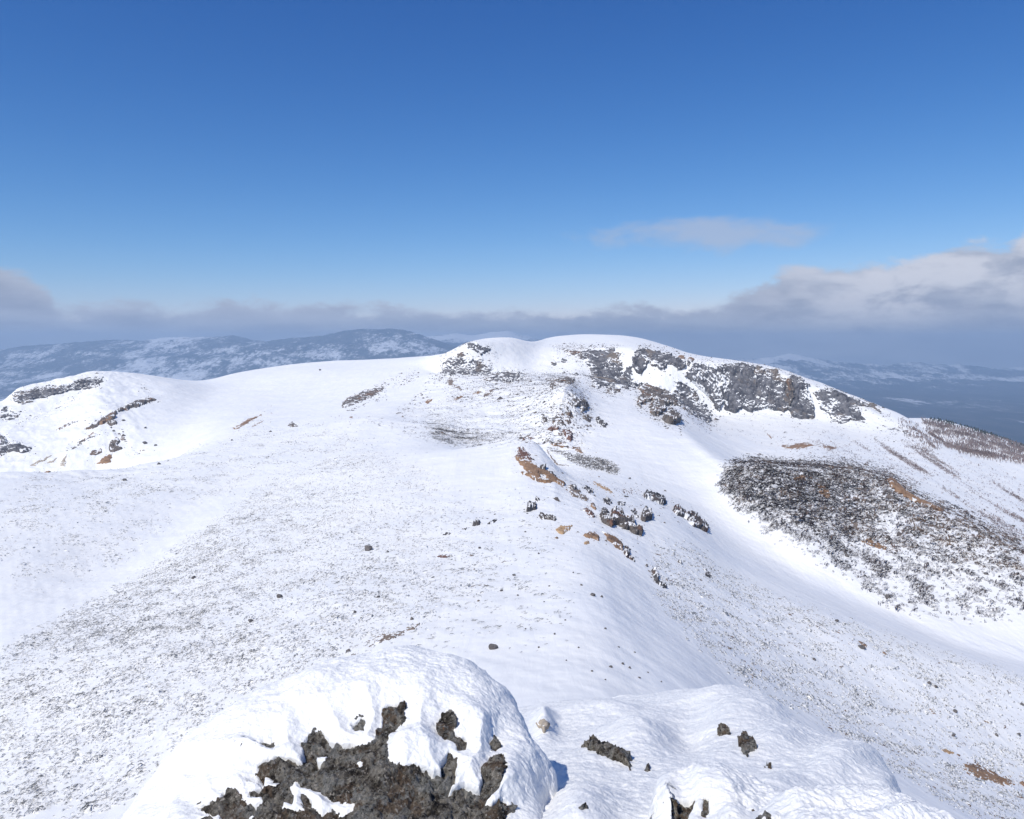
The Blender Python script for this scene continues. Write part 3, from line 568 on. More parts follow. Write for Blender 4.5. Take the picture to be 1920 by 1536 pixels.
patch('bare_soil', [z1([(325,1010),(360,945),(380,930),(370,1005)])], M['soil_grey'], 'pale grey earth wedge right of the yellowish streaks', 'soil patch', 1.6, 5, edge=3, cover=.9, rough=2)
patch('bare_soil', [z1([(215,1030),(310,1020),(320,1026),(270,1043)])], M['soil'], 'small orange lip of soil at the crater edge', 'soil patch', 1.2, 3, edge=2, cover=1.0, rough=1.5)
patch('rock_outcrop', [z1([(120,1060),(220,1045),(330,1045),(290,1090),(180,1100)])], M['grass'], 'sprinkle of rusty stones and grass on snow in front of the crater edge', 'rock outcrop', .9, 1.6, edge=6, cover=.3, rough=4)
patch('bare_soil', [z1([(1298,797),(1400,735),(1520,693),(1420,745),(1335,800)])], M['soil'], 'long brown soil streak on the snow shelf left of the middle summit', 'soil patch', 1.4, 3.5, edge=2.5, cover=.75, rough=2)
patch('bare_soil', [z1([(1390,790),(1460,750),(1545,714),(1500,742),(1430,785)])], M['soil'], 'second thinner brown streak just below the long one on the snow shelf', 'soil patch', 1.2, 3, edge=3, cover=.6, rough=2)
patch('rock_outcrop', [z1([(1598,778),(1640,752),(1685,775),(1650,785)])], M['crag'], 'small brown stones at the right end of the soil streaks', 'rock outcrop', 2.5, 3, edge=3, cover=.6)
patch('rock_outcrop', [z2([(0,560),(5,520),(60,485),(150,450),(245,428),(235,460),(150,505),(60,545)])], M['crag'], 'snow streaked brown rock ramp on the snow shelf left of the middle summit', 'rock outcrop', 2.6, 3.5, edge=4, cover=0.75, rough=3)
patch('bare_soil', [z2([(620,510),(680,485),(690,490),(650,510)]), z2([(720,475),(785,458),(790,470),(750,480)])], M['soil'], ['little orange soil spot on the hump, lower left one', 'little orange soil spot on the crest of the hump below the middle summit'], 'soil patch', 1.2, 3, edge=2, cover=.9, rough=1.5)
patch('bare_soil', [z2([(785,500),(820,455),(870,445),(830,490)])], M['grass'], 'brown earth wedge on the hump below the middle summit', 'soil patch', 1.2, 3, edge=3, cover=.75, rough=2)
patch('bare_soil', [z2([(470,520),(490,505),(520,505),(480,540)]), z2([(385,585),(440,570),(430,578)]), z2([(30,610),(70,600),(60,612)])], M['soil'], ['forked rusty spot above the rim of the shallow snow basin', 'thin rusty line on the rim of the shallow snow basin', 'small rusty spot at the left end of the basin rim'], 'soil patch', 1.2, 3, edge=2, cover=.85, rough=1.5)
patch('bare_soil', [z2([(545,680),(600,690),(610,705),(560,700)]), z2([(555,655),(620,665),(610,678)])], M['grass'], ['flat brown stone where the snow edge meets the shallow basin', 'brown stone just above the flat one at the basin edge'], 'soil patch', 1.2, 2.5, edge=3, cover=.7, rough=2)
# --- knoll and right rib soil
patch('bare_soil', [z8([(640,200),(700,230),(745,330),(680,325),(620,260)]), z8([(480,180),(560,150),(640,190),(540,220)])], M['soil'], ['large brown soil gap among the shrubs near the top of the knoll', 'smaller brown soil gap left of the large one on the knoll'], 'soil patch', 1.2, 4, edge=5, cover=.8, rough=4)
patch('bare_soil', [z8([(880,575),(960,560),(1110,640),(1010,625)])], M['soil'], 'brown soil ledge in the middle of the dark knoll', 'soil patch', 1.2, 3.5, edge=3, cover=.85, rough=3)
patch('bare_soil', [z8([(1070,180),(1110,185),(1190,260),(1290,320),(1440,385),(1400,400),(1240,345),(1140,290),(1080,240)])], M['soil'], 'brown soil along the far rim of the dark knoll', 'soil patch', 1.6, 4, edge=5, cover=1.05, rough=1.6, blocky=.2)
patch('rock_outcrop', [z8([(1440,360),(1480,345),(1560,385),(1660,480),(1600,450),(1520,395)])], M['dark'], 'dark stones along the back edge of the knoll at the right', 'rock outcrop', 1.8, 2, edge=3, cover=.6, rough=2)
for pts, lab in (([(210,110),(260,125),(335,155),(290,152)], 'uppermost brown soil streak on the speckled rib at the right'),
                 ([(430,205),(460,210),(512,240),(500,258),(450,232)], 'brown soil spot beside the dark flat stone on the speckled rib'),
                 ([(595,280),(640,285),(670,318),(640,318)], 'brown soil spot in the middle of the speckled rib'),
                 ([(838,378),(870,385),(908,408),(870,402)], 'thin brown streak at the lower edge of the speckled rib'),
                 ([(945,705),(975,708),(1030,760),(990,755)], 'dark brown streak with stones half way down the right slope'),
                 ([(1320,775),(1370,790),(1440,825),(1390,820)], 'brown streak near the right border of the view'),
                 ([(1005,988),(1060,1005),(1170,1040),(1130,1060),(1050,1020)], 'ochre soil streak above the large brown patch in the lower right')):
    patch('bare_soil', [zR(pts)], M['soil_light'] if 'ochre' in lab else M['soil'], lab, 'soil patch', .45, 1.1, edge=2.5, cover=.78, rough=2)
patch('bare_soil', [zR([(1200,1120),(1260,1110),(1340,1130),(1430,1170),(1480,1210),(1560,1220),(1650,1290),(1600,1290),(1540,1300),(1440,1270),(1330,1240),(1240,1180)]), zR([(1560,1330),(1640,1360),(1671,1350),(1671,1400),(1600,1370)])], M['soil'], ['large broken brown soil patch in the lower right corner', 'narrow brown soil band below the large broken patch'], 'soil patch', .5, 1.0, edge=6, cover=0.84, rough=5, blocky=.35)

patch('heath_ground', [z8([(70,225),(130,125),(250,102),(520,126),(800,122),(950,155),(1090,180),(1180,245),(1280,318),(1440,382),(1600,440),(1720,515),(1700,600),(1400,600),(1200,560),(1120,600),(880,585),(700,505),(560,470),(400,400),(250,350),(120,300)])], M['grass'], 'dark brown heath ground under the shrubs of the knoll', None, .35, 5, edge=14, cover=.45, rough=10, kind='structure', blocky=.3, snow=.55, holes=[z8([(970, 250), (1065, 295), (1045, 345), (965, 305)]), z8([(1010, 395), (1125, 415), (1160, 525), (1100, 570), (1000, 485)])])

patch('rock_outcrop', [zC([(1190,960),(1260,830),(1300,730),(1390,600),(1440,510),(1520,560),(1560,700),(1510,820),(1500,960),(1400,1000)])], M['crag'], 'broken rocky spine of the near ridge between the heath bowl and the snow bowl', 'rock outcrop', 3.2, 3.2, edge=10, cover=.42, rough=4, snow=.5)
for pts, lab in (([(385,905),(450,852),(600,800),(596,815),(470,872),(400,922)], 'dark narrow gully line running down below the long rusty rib'), ([(90,760),(200,715),(330,668),(320,680),(205,730),(100,772)], 'faint grey rock streak on the slope under the dark cliff band'), ([(655,810),(690,790),(720,850),(700,880)], 'short brown streak right of the dark rock on the crater slope'), ([(300,790),(420,745),(500,735),(430,765),(320,805)], 'thin grey rock streak left of the long rusty rib'), ([(690,930),(800,905),(880,880),(870,895),(790,925)], 'thin rusty streak near the rim of the left shelf')):
    patch('rock_outcrop', [z1(pts)], M['crag'], lab, 'rock outcrop', 2.4, 4, edge=4, cover=.55, rough=3.5)
for pts, lab in (([(250,425),(330,395),(420,370),(400,385),(320,412)], 'upper thin brown streak leading from the rock ramp to the middle summit'), ([(20,570),(120,530),(240,470),(230,485),(130,545),(40,585)], 'thin brown streak just below the rock ramp'), ([(330,575),(400,530),(470,480),(465,495),(405,545),(345,588)], 'faint rock line on the hump left of the heath bowl')):
    patch('rock_outcrop', [z2(pts)], M['crag'], lab, 'rock outcrop', 1.8, 3, edge=4, cover=.5, rough=3)
ROCKY.append(([zC([(900,560),(1250,430),(1450,400),(1600,600),(1650,800),(1480,1000),(1000,930),(850,800)])], 'ridge_ground', False))
ROCKY.append(([zC([(1000,880),(1200,740),(1420,560),(1600,600),(1650,820),(1480,1010),(1000,960)])], 'ridge_ground2', False))
ROCKY.append(([zC([(1400,120),(1850,130),(1900,300),(1900,480),(1650,480),(1560,260)])], 'ridge_ground', False))
ROCKY.append(([zC([(230,400),(300,200),(470,70),(700,110),(740,330),(1040,360),(980,430),(560,400)])], 'knob', False))
ROCKY.append(([zC([(230,400),(420,380),(600,430),(900,450),(1200,390),(1270,440),(900,560),(600,600),(380,620)])], 'knob', False))

# ------------------------------------------------------------------ ground cover: low rimed shrubs, one object per slope
_cellw = None
def pick(n, polys, dens=None, fade=14, near_bias=.0, holes=(), facing=False):
    """n random points on visible terrain inside the outlined areas, even over the ground, as (P, N)"""
    global _cellw
    L = T
    if _cellw is None:
        P = L.P
        a = np.linalg.norm(np.cross(P[1:, :-1]-P[:-1, :-1], P[:-1, 1:]-P[:-1, :-1]), axis=-1)
        _cellw = np.where(L.vis[:-1, :-1], a, 0)
    X, Y = L.px2[:-1, :-1], L.py2[:-1, :-1]
    allp = np.array([q for p in polys for q in p]); x0, y0 = allp.min(0)-fade; x1, y1 = allp.max(0)+fade
    m = (X > x0) & (X < x1) & (Y > y0) & (Y < y1) & (_cellw > 0)
    idx = np.where(m.ravel())[0]
    xs, ys = X.ravel()[idx], Y.ravel()[idx]
    sd = np.full(len(idx), -1e9)
    for p in polys: sd = np.maximum(sd, sdist(p, xs, ys))
    for p in holes: sd = np.minimum(sd, -sdist(p, xs, ys))
    w = _cellw.ravel()[idx]*sstep(-fade, fade, sd)
    d = L.P[:-1, :-1, 1].ravel()[idx]
    w = w/d**near_bias
    if facing:
        Pv = L.P[:-1, :-1].reshape(-1, 3)[idx]; w = w*(.06+np.clip(-(Pv*L.N[:-1, :-1].reshape(-1, 3)[idx]).sum(1)/np.linalg.norm(Pv, axis=1), 0, 1))
    if dens is not None: w = w*dens(xs, ys, L.P[:-1, :-1].reshape(-1, 3)[idx])
    w = w/w.sum()
    k = rng.choice(len(idx), n, p=w)
    c, r = np.unravel_index(idx[k], (L.P.shape[0]-1, L.P.shape[1]-1))
    ci = c+rng.random(n); ri = r+rng.random(n)
    return L.sample(ci, ri, L.P), L.sample(ci, ri, L.N)

def tangent(N, ang):
    t = np.stack([np.cos(ang), np.sin(ang), 0*ang], 1)
    t -= N*(t*N).sum(1, keepdims=True); t /= np.linalg.norm(t, axis=1, keepdims=True)
    return t, np.cross(N, t)

def rime_shrubs(name, P, N, size, label, wind=WIND, mats=None, arcs=1.0, snow=True, flat=.5, seglen=4):
    """each shrub: a lump of wind packed snow with a bent spray of needles showing along its rim"""
    n = len(P); ang = wind + rng.normal(0, .38, n)
    u, v = tangent(N, ang); sz = size*np.exp(rng.normal(0, .38, n))
    Vs, Fs, Ms = [], [], []; off = 0
    if snow:
        ring = 5; a = np.arange(ring)/ring*2*np.pi
        R = sz[:, None]*(1+.35*rng.normal(size=(n, ring)))
        rim = P[:, None]+u[:, None]*(np.cos(a)*1.5)[None, :, None]*R[..., None]*.6+v[:, None]*(np.sin(a))[None, :, None]*R[..., None]*.6-N[:, None]*sz[:, None, None]*.12
        ap = (P+N*sz[:, None]*flat*.75+u*(sz*.2)[:, None])[:, None]
        V = np.concatenate([rim, ap], 1); b = np.arange(n)[:, None]*(ring+1)
        for i in range(ring):
            Fs.append(np.concatenate([b+i, b+(i+1) % ring, b+ring, b+ring], 1)); Ms.append(np.zeros(n, int))
        Vs.append(V.reshape(-1, 3)); off += n*(ring+1)
    # sprays: bent narrow leaf blades
    for k in range(3):
        pick_ = rng.random(n) < arcs*(1, .75, .5)[k]
        if not pick_.any(): continue
        Pk, Nk, uk, vk, sk = P[pick_], N[pick_], u[pick_], v[pick_], sz[pick_]
        m = len(Pk)
        sh = rng.normal(0, .45, (m, 2))
        c0 = Pk+uk*(sk*(sh[:, 0]))[:, None]+vk*(sk*sh[:, 1]*.8)[:, None]
        th = np.linspace(.15, 2.7, seglen)[None, :]*(1+.1*rng.normal(size=(m, 1)))+rng.normal(0, .3, (m, 1))
        R = (sk*(.34+.2*rng.random(m)))[:, None]
        x = -np.cos(th)*R*1.25; zz = np.sin(th)*R*1.25*flat*1.6+R*.12; y = np.sin(th*1.0)*R*.45
        mid = c0[:, None]+uk[:, None]*x[..., None]+vk[:, None]*y[..., None]+Nk[:, None]*zz[..., None]
        wd = (sk*(.10+.10*rng.random(m)))[:, None]*np.sin(np.linspace(.35, np.pi-.3, seglen))[None, :]
        d1 = (vk*.75-Nk*.65)[:, None]*wd[..., None]
        V = np.concatenate([mid+d1*1.3, mid-d1*.4], 1); b = off+np.arange(m)[:, None]*(2*seglen)
        for i in range(seglen-1):
            Fs.append(np.concatenate([b+i, b+i+1, b+i+1+seglen, b+i+seglen], 1)); Ms.append(np.full(m, 1))
        Vs.append(V.reshape(-1, 3)); off += m*2*seglen
    V = np.concatenate(Vs); F = np.concatenate(Fs); mi = np.concatenate(Ms)
    # triangles were written as degenerate quads: split the list
    tri = F[:, 2] == F[:, 3]
    me = bpy.data.meshes.new(name)
    me.vertices.add(len(V)); me.vertices.foreach_set('co', V.astype(np.float32).ravel())
    li = np.concatenate([F[tri][:, :3].ravel(), F[~tri].ravel()]); nt, nq = tri.sum(), (~tri).sum()
    me.loops.add(len(li)); me.loops.foreach_set('vertex_index', li.astype(np.int32))
    ls = np.concatenate([np.arange(nt)*3, nt*3+np.arange(nq)*4])
    me.polygons.add(len(F)); me.polygons.foreach_set('loop_start', ls.astype(np.int32))
    for m_ in (mats or (M['snow_flat'], M['leaf'])): me.materials.append(m_)
    me.polygons.foreach_set('material_index', np.concatenate([mi[tri], mi[~tri]]).astype(np.int32))
    me.polygons.foreach_set('use_smooth', np.ones(len(F), bool))
    me.update(calc_edges=True)
    o = bpy.data.objects.new(name, me); COL.objects.link(o)
    return tag(o, label, None, None, 'stuff')

def clumpy(scale, lo, hi, base=.15, str_=(1, 1)):
    def f(x, y, P):
        Q = np.stack([(P[:, 0]*cw-P[:, 1]*sw)/scale*str_[0], (P[:, 0]*sw+P[:, 1]*cw)/scale*str_[1], 0*x], 1)
        return base+sstep(lo, hi, fbm(Q, 3))
    return f

R1 = [(-60,1260),(0,1228),(130,1150),(230,1100),(330,1035),(430,960),(500,905),(600,870),(700,850),(800,880),(900,960),(960,1050),(900,1130),(780,1200),(700,1215),(450,1330),(230,1545),(-60,1545)]
def d1(x, y, P):
    base = clumpy(6, -.25, .4, .35, (1, .5))(x, y, P)*clumpy(40, -.4, .2, .6)(x, y, P)
    f = sstep(1000, 350, x-.15*(y-1000))*.9+.10
    return base*f
P_, N_ = pick(40000, [R1], d1, 16, .55)
rime_shrubs('creeping_pine', P_, N_, .35, 'low snow crusted shrubs dotting the broad left slope', wind=math.radians(48), arcs=1.0)
R1b = [(640,1010),(800,960),(960,930),(1060,1010),(1080,1120),(1030,1210),(880,1210),(760,1200),(600,1130)]
P_, N_ = pick(1500, [R1b], clumpy(7, .05, .4, .06, (1.6, .45)), 30, .5)
rime_shrubs('heath_tufts', P_, N_, .42, 'thin streaks of dark tufts on the snow left of the ridge crest', wind=WIND+.9, arcs=1.1, snow=False, flat=.35)
R2 = [(-30,1000),(0,930),(60,905),(300,885),(480,810),(620,800),(700,800),(640,850),(520,880),(340,955),(200,1070),(60,1100),(-30,1100)]
P_, N_ = pick(7500, [R2], clumpy(16, -.05, .35, .10, (1, .6)), 25, .8)
rime_shrubs('snow_shrubs', P_, N_, .5, 'sparse snow crusted shrubs on the smoother slope before the crater', wind=math.radians(35), arcs=.8)
R2b = [(150,890),(330,860),(500,800),(700,790),(800,840),(700,850),(560,860),(380,930),(250,930)]
P_, N_ = pick(500, [R2b], None, 30, .8)
rime_shrubs('loose_tufts', P_, N_, .6, 'few loose tufts along the rim of the left shelf', arcs=.7, snow=False)
R3 = [(1225,1015),(1290,1020),(1400,1096),(1490,1130),(1580,1165),(1750,1222),(1930,1275),(1930,1545),(1850,1545),(1740,1480),(1640,1420),(1500,1330),(1400,1280),(1300,1200),(1230,1120)]
P_, N_ = pick(12000, [R3], clumpy(7, -.15, .35, .18, (.5, 1.2)), 14, .6)
rime_shrubs('rimed_heath', P_, N_, .42, 'speckled low shrubs and tufts on the rib right of the crest', wind=math.radians(-125), arcs=.9, flat=.4)
P_, N_ = pick(700, [R3], clumpy(7, .1, .4, .05, (.4, 1.4)), 10, .6)
rime_shrubs('brown_tufts', P_, N_, .40, 'rusty grass tufts among the shrubs of the right rib', wind=math.radians(-125), mats=(M['snow_flat'], M['leaf_brown']), snow=False, arcs=1.2, flat=.3)
# bowl behind the crest
R4 = [(690,790),(760,800),(800,770),(860,730),(930,700),(1000,690),(1060,700),(1080,760),(1060,800),(980,825),(900,835),(820,830),(740,800)]
P_, N_ = pick(9000, [R4], clumpy(20, -.2, .4, .12, (.5, 1.2)), 14, 0)
rime_shrubs('bowl_heath', P_, N_, .62, 'grey brown heath speckling the shallow bowl behind the crest', wind=WIND+.7, mats=(M['snow_flat'], M['leaf_dark']), arcs=.8, snow=False, flat=.35)
R4b = [(800,800),(830,795),(870,810),(930,815),(960,812),(900,833),(850,835),(815,820)]
P_, N_ = pick(3000, [R4b], clumpy(14, -.3, .3, .2), 8, 0)
rime_shrubs('dense_heath', P_, N_, .75, 'denser grey heath lining the lower edge of the shallow bowl', wind=WIND+.7, mats=(M['snow_flat'], M['grey_twigs']), arcs=.9, snow=False, flat=.4)
R4c = zD([(380,195),(450,210),(560,250),(750,280),(900,310),(1000,375),(980,430),(850,395),(700,370),(600,325),(500,255),(400,230)])
P_, N_ = pick(1700, [R4c], None, 4, 0)
rime_shrubs('scrub_band', P_, N_, .8, 'grey brown scrub band fanning out below the soil band behind the crest', wind=WIND-.6, mats=(M['rime_leaf'], M['grey_twigs']), arcs=1.1, snow=False, flat=.5)
# the dark knoll
KN = z8([(50,230),(75,150),(130,112),(250,95),(520,122),(800,117),(950,150),(1090,175),(1180,240),(1280,310),(1440,375),(1600,430),(1720,505),(1880,580),(1920,600),(1920,760),(1850,800),(1700,740),(1500,720),(1380,700),(1250,640),(1090,635),(880,590),(700,515),(560,490),(400,420),(250,375),(120,315)])
KNH = [z8([(980,260),(1060,300),(1040,340),(970,300)]), z8([(1020,400),(1120,420),(1150,520),(1100,560),(1010,480)])]
def dk(x, y, P): return clumpy(11, -.35, .2, .25)(x, y, P)*(1+1.2*sstep(1640, 1480, x))*(.35+.65*sstep(1790, 1600, x+.25*(y-950)))
P_, N_ = pick(12000, [KN], dk, 22, 0, KNH, True)
rime_shrubs('knoll_shrubs', P_, N_, 1.05, 'dense dark snow dusted shrubs covering the knoll in the right valley', wind=.2, mats=(M['rime_leaf'], M['leaf_dark']), arcs=1.3, flat=.5)
P_, N_ = pick(5200, [KN], clumpy(14, -.15, .3, .2), 14, 0, KNH, True)
rime_shrubs('knoll_brown_shrubs', P_, N_, 1.0, 'brown shrubs mixed into the dark shrubs of the knoll', wind=.2, mats=(M['rime_leaf'], M['leaf_brown']), arcs=1.2, snow=False, flat=.5)
KL = z8([(190,365),(280,390),(420,450),(600,520),(800,590),(1000,660),(1250,690),(1500,740),(1700,790),(1920,800),(1920,1010),(1750,1060),(1500,1030),(1320,1000),(1100,980),(1000,900),(850,790),(650,660),(450,560),(300,450)])
def dl(x, y, P): return clumpy(11, -.05, .3, .10)(x, y, P)*(.4+.6*sstep(1120, 1000, y))
P_, N_ = pick(4200, [KL], dl, 26, 0)
rime_shrubs('scattered_shrubs', P_, N_, .85, 'scattered snowy shrubs thinning out below the dark knoll', wind=.2, mats=(M['rime_leaf'], M['leaf_dark']), arcs=.85, flat=.8)
# the far slopes on the right
R5 = [(1480,835),(1560,825),(1650,830),(1720,840),(1800,860),(1900,890),(1930,900),(1930,1020),(1860,975),(1780,925),(1700,890),(1600,865),(1520,850)]
def d5(x, y, P):
    q = (x-1500)*.62-(y-830)*1.0
    return (.03+sstep(.08, .45, fbm(np.stack([q/15, (x+y)/300, 0*x], 1), 3)))*(.3+.7*sstep(1500, 1750, x))
P_, N_ = pick(7000, [R5], d5, 14, 0)
rime_shrubs('slope_scrub', P_, N_, .8, 'faint grey scrub in slanting lines on the far right slope', wind=.8, mats=(M['rime_leaf'], M['bare']), arcs=.9, flat=.8, snow=False)
R6 = [(1490,855),(1600,850),(1700,885),(1600,880),(1500,868)]
P_, N_ = pick(500, [R6], None, 8, 0)
rime_shrubs('low_heath', P_, N_, .8, 'thin heath on the snow between the soil hump and the knoll', wind=.3, mats=(M['rime_leaf'], M['leaf_dark']), arcs=.9, snow=False)
R7 = [(1300,800),(1360,760),(1500,800),(1620,800),(1700,820),(1640,830),(1540,822),(1420,830)]
P_, N_ = pick(260, [R7], None, 10, 0)
rime_shrubs('scree_bits', P_, N_, 1.1, 'loose stones on the snow apron under the cliffs', mats=(M['snow_flat'], M['leaf_dark']), arcs=.8, snow=False, flat=.6)
# wooded spur: bare birches and dark firs
def sticks(name, P, h, w, mat, label, crown=False):
    n = len(P); H = h*np.exp(rng.normal(0, .25, n)); Vs = []; Fs = []; off = 0
    for k in range(3):
        a = rng.random(n)*np.pi+k*1.05; lean = rng.normal(0, .10, (n, 2))
        tip = P+np.stack([lean[:, 0]*H, lean[:, 1]*H, H], 1)
        wx = np.stack([np.cos(a), np.sin(a), 0*a], 1)*(w*(.7+.6*rng.random(n)))[:, None]
        if crown: V = np.stack([P-wx, P+wx, tip+wx*.03, tip-wx*.03], 1)
        else: V = np.stack([P-wx*.12, P+wx*.12, tip+wx*.5, tip-wx*.5], 1)
        Vs.append(V.reshape(-1, 3)); Fs.append(off+np.arange(n)[:, None]*4+np.arange(4)); off += 4*n
    o = mesh_obj(name, np.concatenate(Vs), np.concatenate(Fs), mat, smooth=False)
    return tag(o, label, None, None, 'stuff')
W1 = [(1728,788),(1780,800),(1860,822),(1930,842),(1930,870),(1860,862),(1800,850),(1750,825)]
P_, N_ = pick(6000, [W1], clumpy(40, -.3, .3, .2), 5, 0)
sticks('birch_wood', P_, 3.0, .7, M['bare'], 'bare purplish birch wood on the spur at the far right')
W2 = [(1740,782),(1800,795),(1860,813),(1930,834),(1930,845),(1860,824),(1800,805),(1745,790)]
P_, N_ = pick(330, [W2], clumpy(30, -.2, .3, .1), 4, 0)
sticks('fir_wood', P_, 3.6, 1.1, M['conifer'], 'dark firs along the top of the wooded spur at the far right', True)
W3 = [(1690,790),(1720,805),(1760,840),(1740,845),(1700,815)]
P_, N_ = pick(420, [W3], clumpy(25, -.1, .3, .1), 12, 0)
sticks('thin_birches', P_, 2.4, .6, M['bare'], 'thin bare birches on the snow above the wooded spur')

# ------------------------------------------------------------------ loose stones round the rock faces
def scree(name, label, names, box_, n, size, mat, spread=16, inside=.25):
    L = T; m = L.vis[:-1, :-1] & (L.px2[:-1, :-1] > box_[0]) & (L.px2[:-1, :-1] < box_[2]) & (L.py2[:-1, :-1] > box_[1]) & (L.py2[:-1, :-1] < box_[3])
    idx = np.where(m.ravel())[0]; xs, ys = L.px2[:-1, :-1].ravel()[idx], L.py2[:-1, :-1].ravel()[idx]
    w = np.zeros(len(idx))
    for polys, mn, other in ROCKY:
        if other or mn not in names: continue
        for q in polys:
            q = np.array(q); x0, y0 = q.min(0)-spread*2; x1, y1 = q.max(0)+spread*2
            k = (xs > x0) & (xs < x1) & (ys > y0) & (ys < y1)
            if k.any():
                sd = sdist(q, xs[k], ys[k]); w[k] = np.maximum(w[k], np.where(sd > 0, inside, np.exp(-(sd/spread)**2)))
    w *= _cellw.ravel()[idx]*(.1+sstep(-.1, .4, fbm(L.P[:-1, :-1].reshape(-1, 3)[idx]/7, 3)))
    k = rng.choice(len(idx), n, p=w/w.sum()); c, r = np.unravel_index(idx[k], (L.P.shape[0]-1, L.P.shape[1]-1))
    P = L.sample(c+rng.random(n), r+rng.random(n), L.P)
    sz = size*np.exp(rng.normal(0, .55, n))
    base = np.array([[1, 0, 0], [-.5, .87, 0], [-.5, -.87, 0], [0.1, 0, .55]])
    V = base[None]*(1+.35*rng.normal(size=(n, 4, 3))); a = rng.random(n)*6.28
    V = np.stack([V[..., 0]*np.cos(a)[:, None]-V[..., 1]*np.sin(a)[:, None], V[..., 0]*np.sin(a)[:, None]+V[..., 1]*np.cos(a)[:, None], V[..., 2]], -1)
    V = P[:, None]+V*sz[:, None, None]-np.array([0, 0, .1])*sz[:, None, None]
    F = np.arange(n)[:, None, None]*4+np.array([[0, 1, 3], [1, 2, 3], [2, 0, 3]])[None]
    o = mesh_obj(name, V.reshape(-1, 3), F.reshape(-1, 3), mat, smooth=False)
    return tag(o, label, None, None, 'stuff')
scree('cliff_scree', 'small dark stones strewn round the far cliffs', ('cliff_rock', 'crag_rock'), (700, 645, 1760, 860), 7000, .62, M['debris'], 8, .5)
scree('hill_scree', 'small dark stones strewn over the left hill', ('cliff_rock', 'crag_rock'), (-10, 690, 420, 880), 700, .5, M['debris'], 6, .4)
scree('ridge_scree', 'loose brown stones strewn along the near ridge', ('crag_rock', 'dark_rock', 'ledge_rock', 'red_rock', 'brown_soil'), (900, 690, 1400, 1120), 4200, .27, M['debris'], 12, .4)
scree('crest_scree', 'dense small dark stones on the rough ground between bowl and middle summit', ('ridge_ground', 'ridge_ground2', 'knob'), (700, 640, 1200, 850), 11000, .42, M['debris'], 8, .8)
ROCKY.append(([KN], 'knoll', False))
scree('knoll_rubble', 'brown rubble between the shrubs of the dark knoll', ('knoll',), (1340, 850, 1930, 1150), 9000, .5, M['debris'], 10, .8)
scree('soil_crumbs', 'crumbs of brown soil around the bare patches', ('brown_soil', 'ochre_soil'), (-10, 700, 1930, 1545), 1800, .28, M['leaf_brown'], 10, .05)
# ------------------------------------------------------------------ single boulders
def lump(seed, sub=3):
    """an angular stone of unit size"""
    import bmesh
    bm = bmesh.new(); bmesh.ops.create_icosphere(bm, subdivisions=sub, radius=1)
    V = np.array([v.co[:] for v in bm.verts]); F = np.array([[v.index for v in f.verts] for f in bm.faces]); bm.free()
    r = np.random.default_rng(seed)
    for _ in range(9):                               # chip flat faces off
        d = r.normal(size=3); d /= np.linalg.norm(d); lim = .55+.3*r.random()
        s = V@d; V = V-np.where(s > lim, (s-lim)*.9, 0)[:, None]*d
    V = V*(1+.16*fbm(V*1.8+seed, 3))[:, None]*np.array([1, .85, .75])
    return V, F
STONE = []
def boulder(px, py, size_px, label, group=None, name='boulder', mat='stone', squash=1.0):
    ci, k = T.locate(px, py)
    p = T.sample(np.array([ci]), np.array([float(k)]), T.P)[0]
    r = size_px/FPX*p[1]*.55
    s = int(rng.integers(0, 6))
    if len(STONE) < 6:
        V, F = lump(len(STONE)+11); o = mesh_obj(name, V, F, M[mat], smooth=False); attr(o, 'lying_snow', V[:, 2]/.75-1.02+.25*fbm(V*1.5+5, 3)); STONE.append(o)
    else:
        o = STONE[s].copy(); o.name = name; COL.objects.link(o)
    o.location = Vector(p)+Vector((0, 0, r*.3)); o.scale = (r, r, r*squash)
    o.rotation_euler = (rng.normal(0, .25), rng.normal(0, .25), rng.random()*6.28)
    tag(o, label, 'boulder', group)
    return o
from mathutils import Vector
boulder(925, 1217, 19, 'squarish dark boulder alone on clean snow behind the big foreground boulder')
boulder(690, 1033, 19, 'flat grey boulder with a dark tail high on the left slope', squash=.7)
boulder(525, 1122, 13, 'dark boulder with a snow cap in the middle of the left shrub slope')
boulder(470, 1166, 11, 'dark stone pair low among the shrubs of the left slope', squash=.8)
boulder(363, 1086, 9, 'small dark boulder near the upper edge of the left shrub slope')
boulder(653, 1223, 10, 'small grey stone beside the lower end of the long grass strip')
boulder(665, 1150, 7, 'small grey stone among shrubs above the long grass strip')
boulder(709, 1121, 8, 'slim stone on the left slope between the flat boulder and the grass strip', squash=.6)
boulder(772, 1163, 8, 'small dark stone just above the long grass strip')
boulder(727, 1037, 6, 'round pebble like stone right of the flat grey boulder')
boulder(899, 1030, 6, 'small stone at the top right of the dull red stones')
boulder(964, 1080, 8, 'low stone on the snow right of the twin grass streaks', squash=.6)
boulder(940, 1109, 6, 'round dark stone on clean snow left of the ridge crest')
boulder(971, 1117, 5, 'smallest dark stone on clean snow near the ridge crest')
boulder(1665, 1122, 13, 'round grey boulder at the very foot of the dark knoll')
boulder(1588, 1045, 9, 'round grey boulder in the scattered shrubs on the left of the knoll')
boulder(1849, 1078, 8, 'grey boulder in the scattered shrubs on the right of the knoll')
boulder(1904, 1014, 9, 'pale boulder on the crest of the knoll at the right border')
boulder(1900, 988, 6, 'dark bush sized rock in the gully behind the knoll')
boulder(1213, 1062, 7, 'reddish boulder just above the dark narrow outcrop')
boulder(1616, 1216, 15, 'dark flat slab on the speckled rib beside brown soil', squash=.5)
boulder(1569, 1166, 10, 'dark brown rock on the skyline edge of the speckled rib', squash=.6)
boulder(1742, 1283, 9, 'dark stone, upper of a pair on the right slope', squash=.7)
boulder(1754, 1290, 8, 'dark stone, lower of a pair on the right slope')
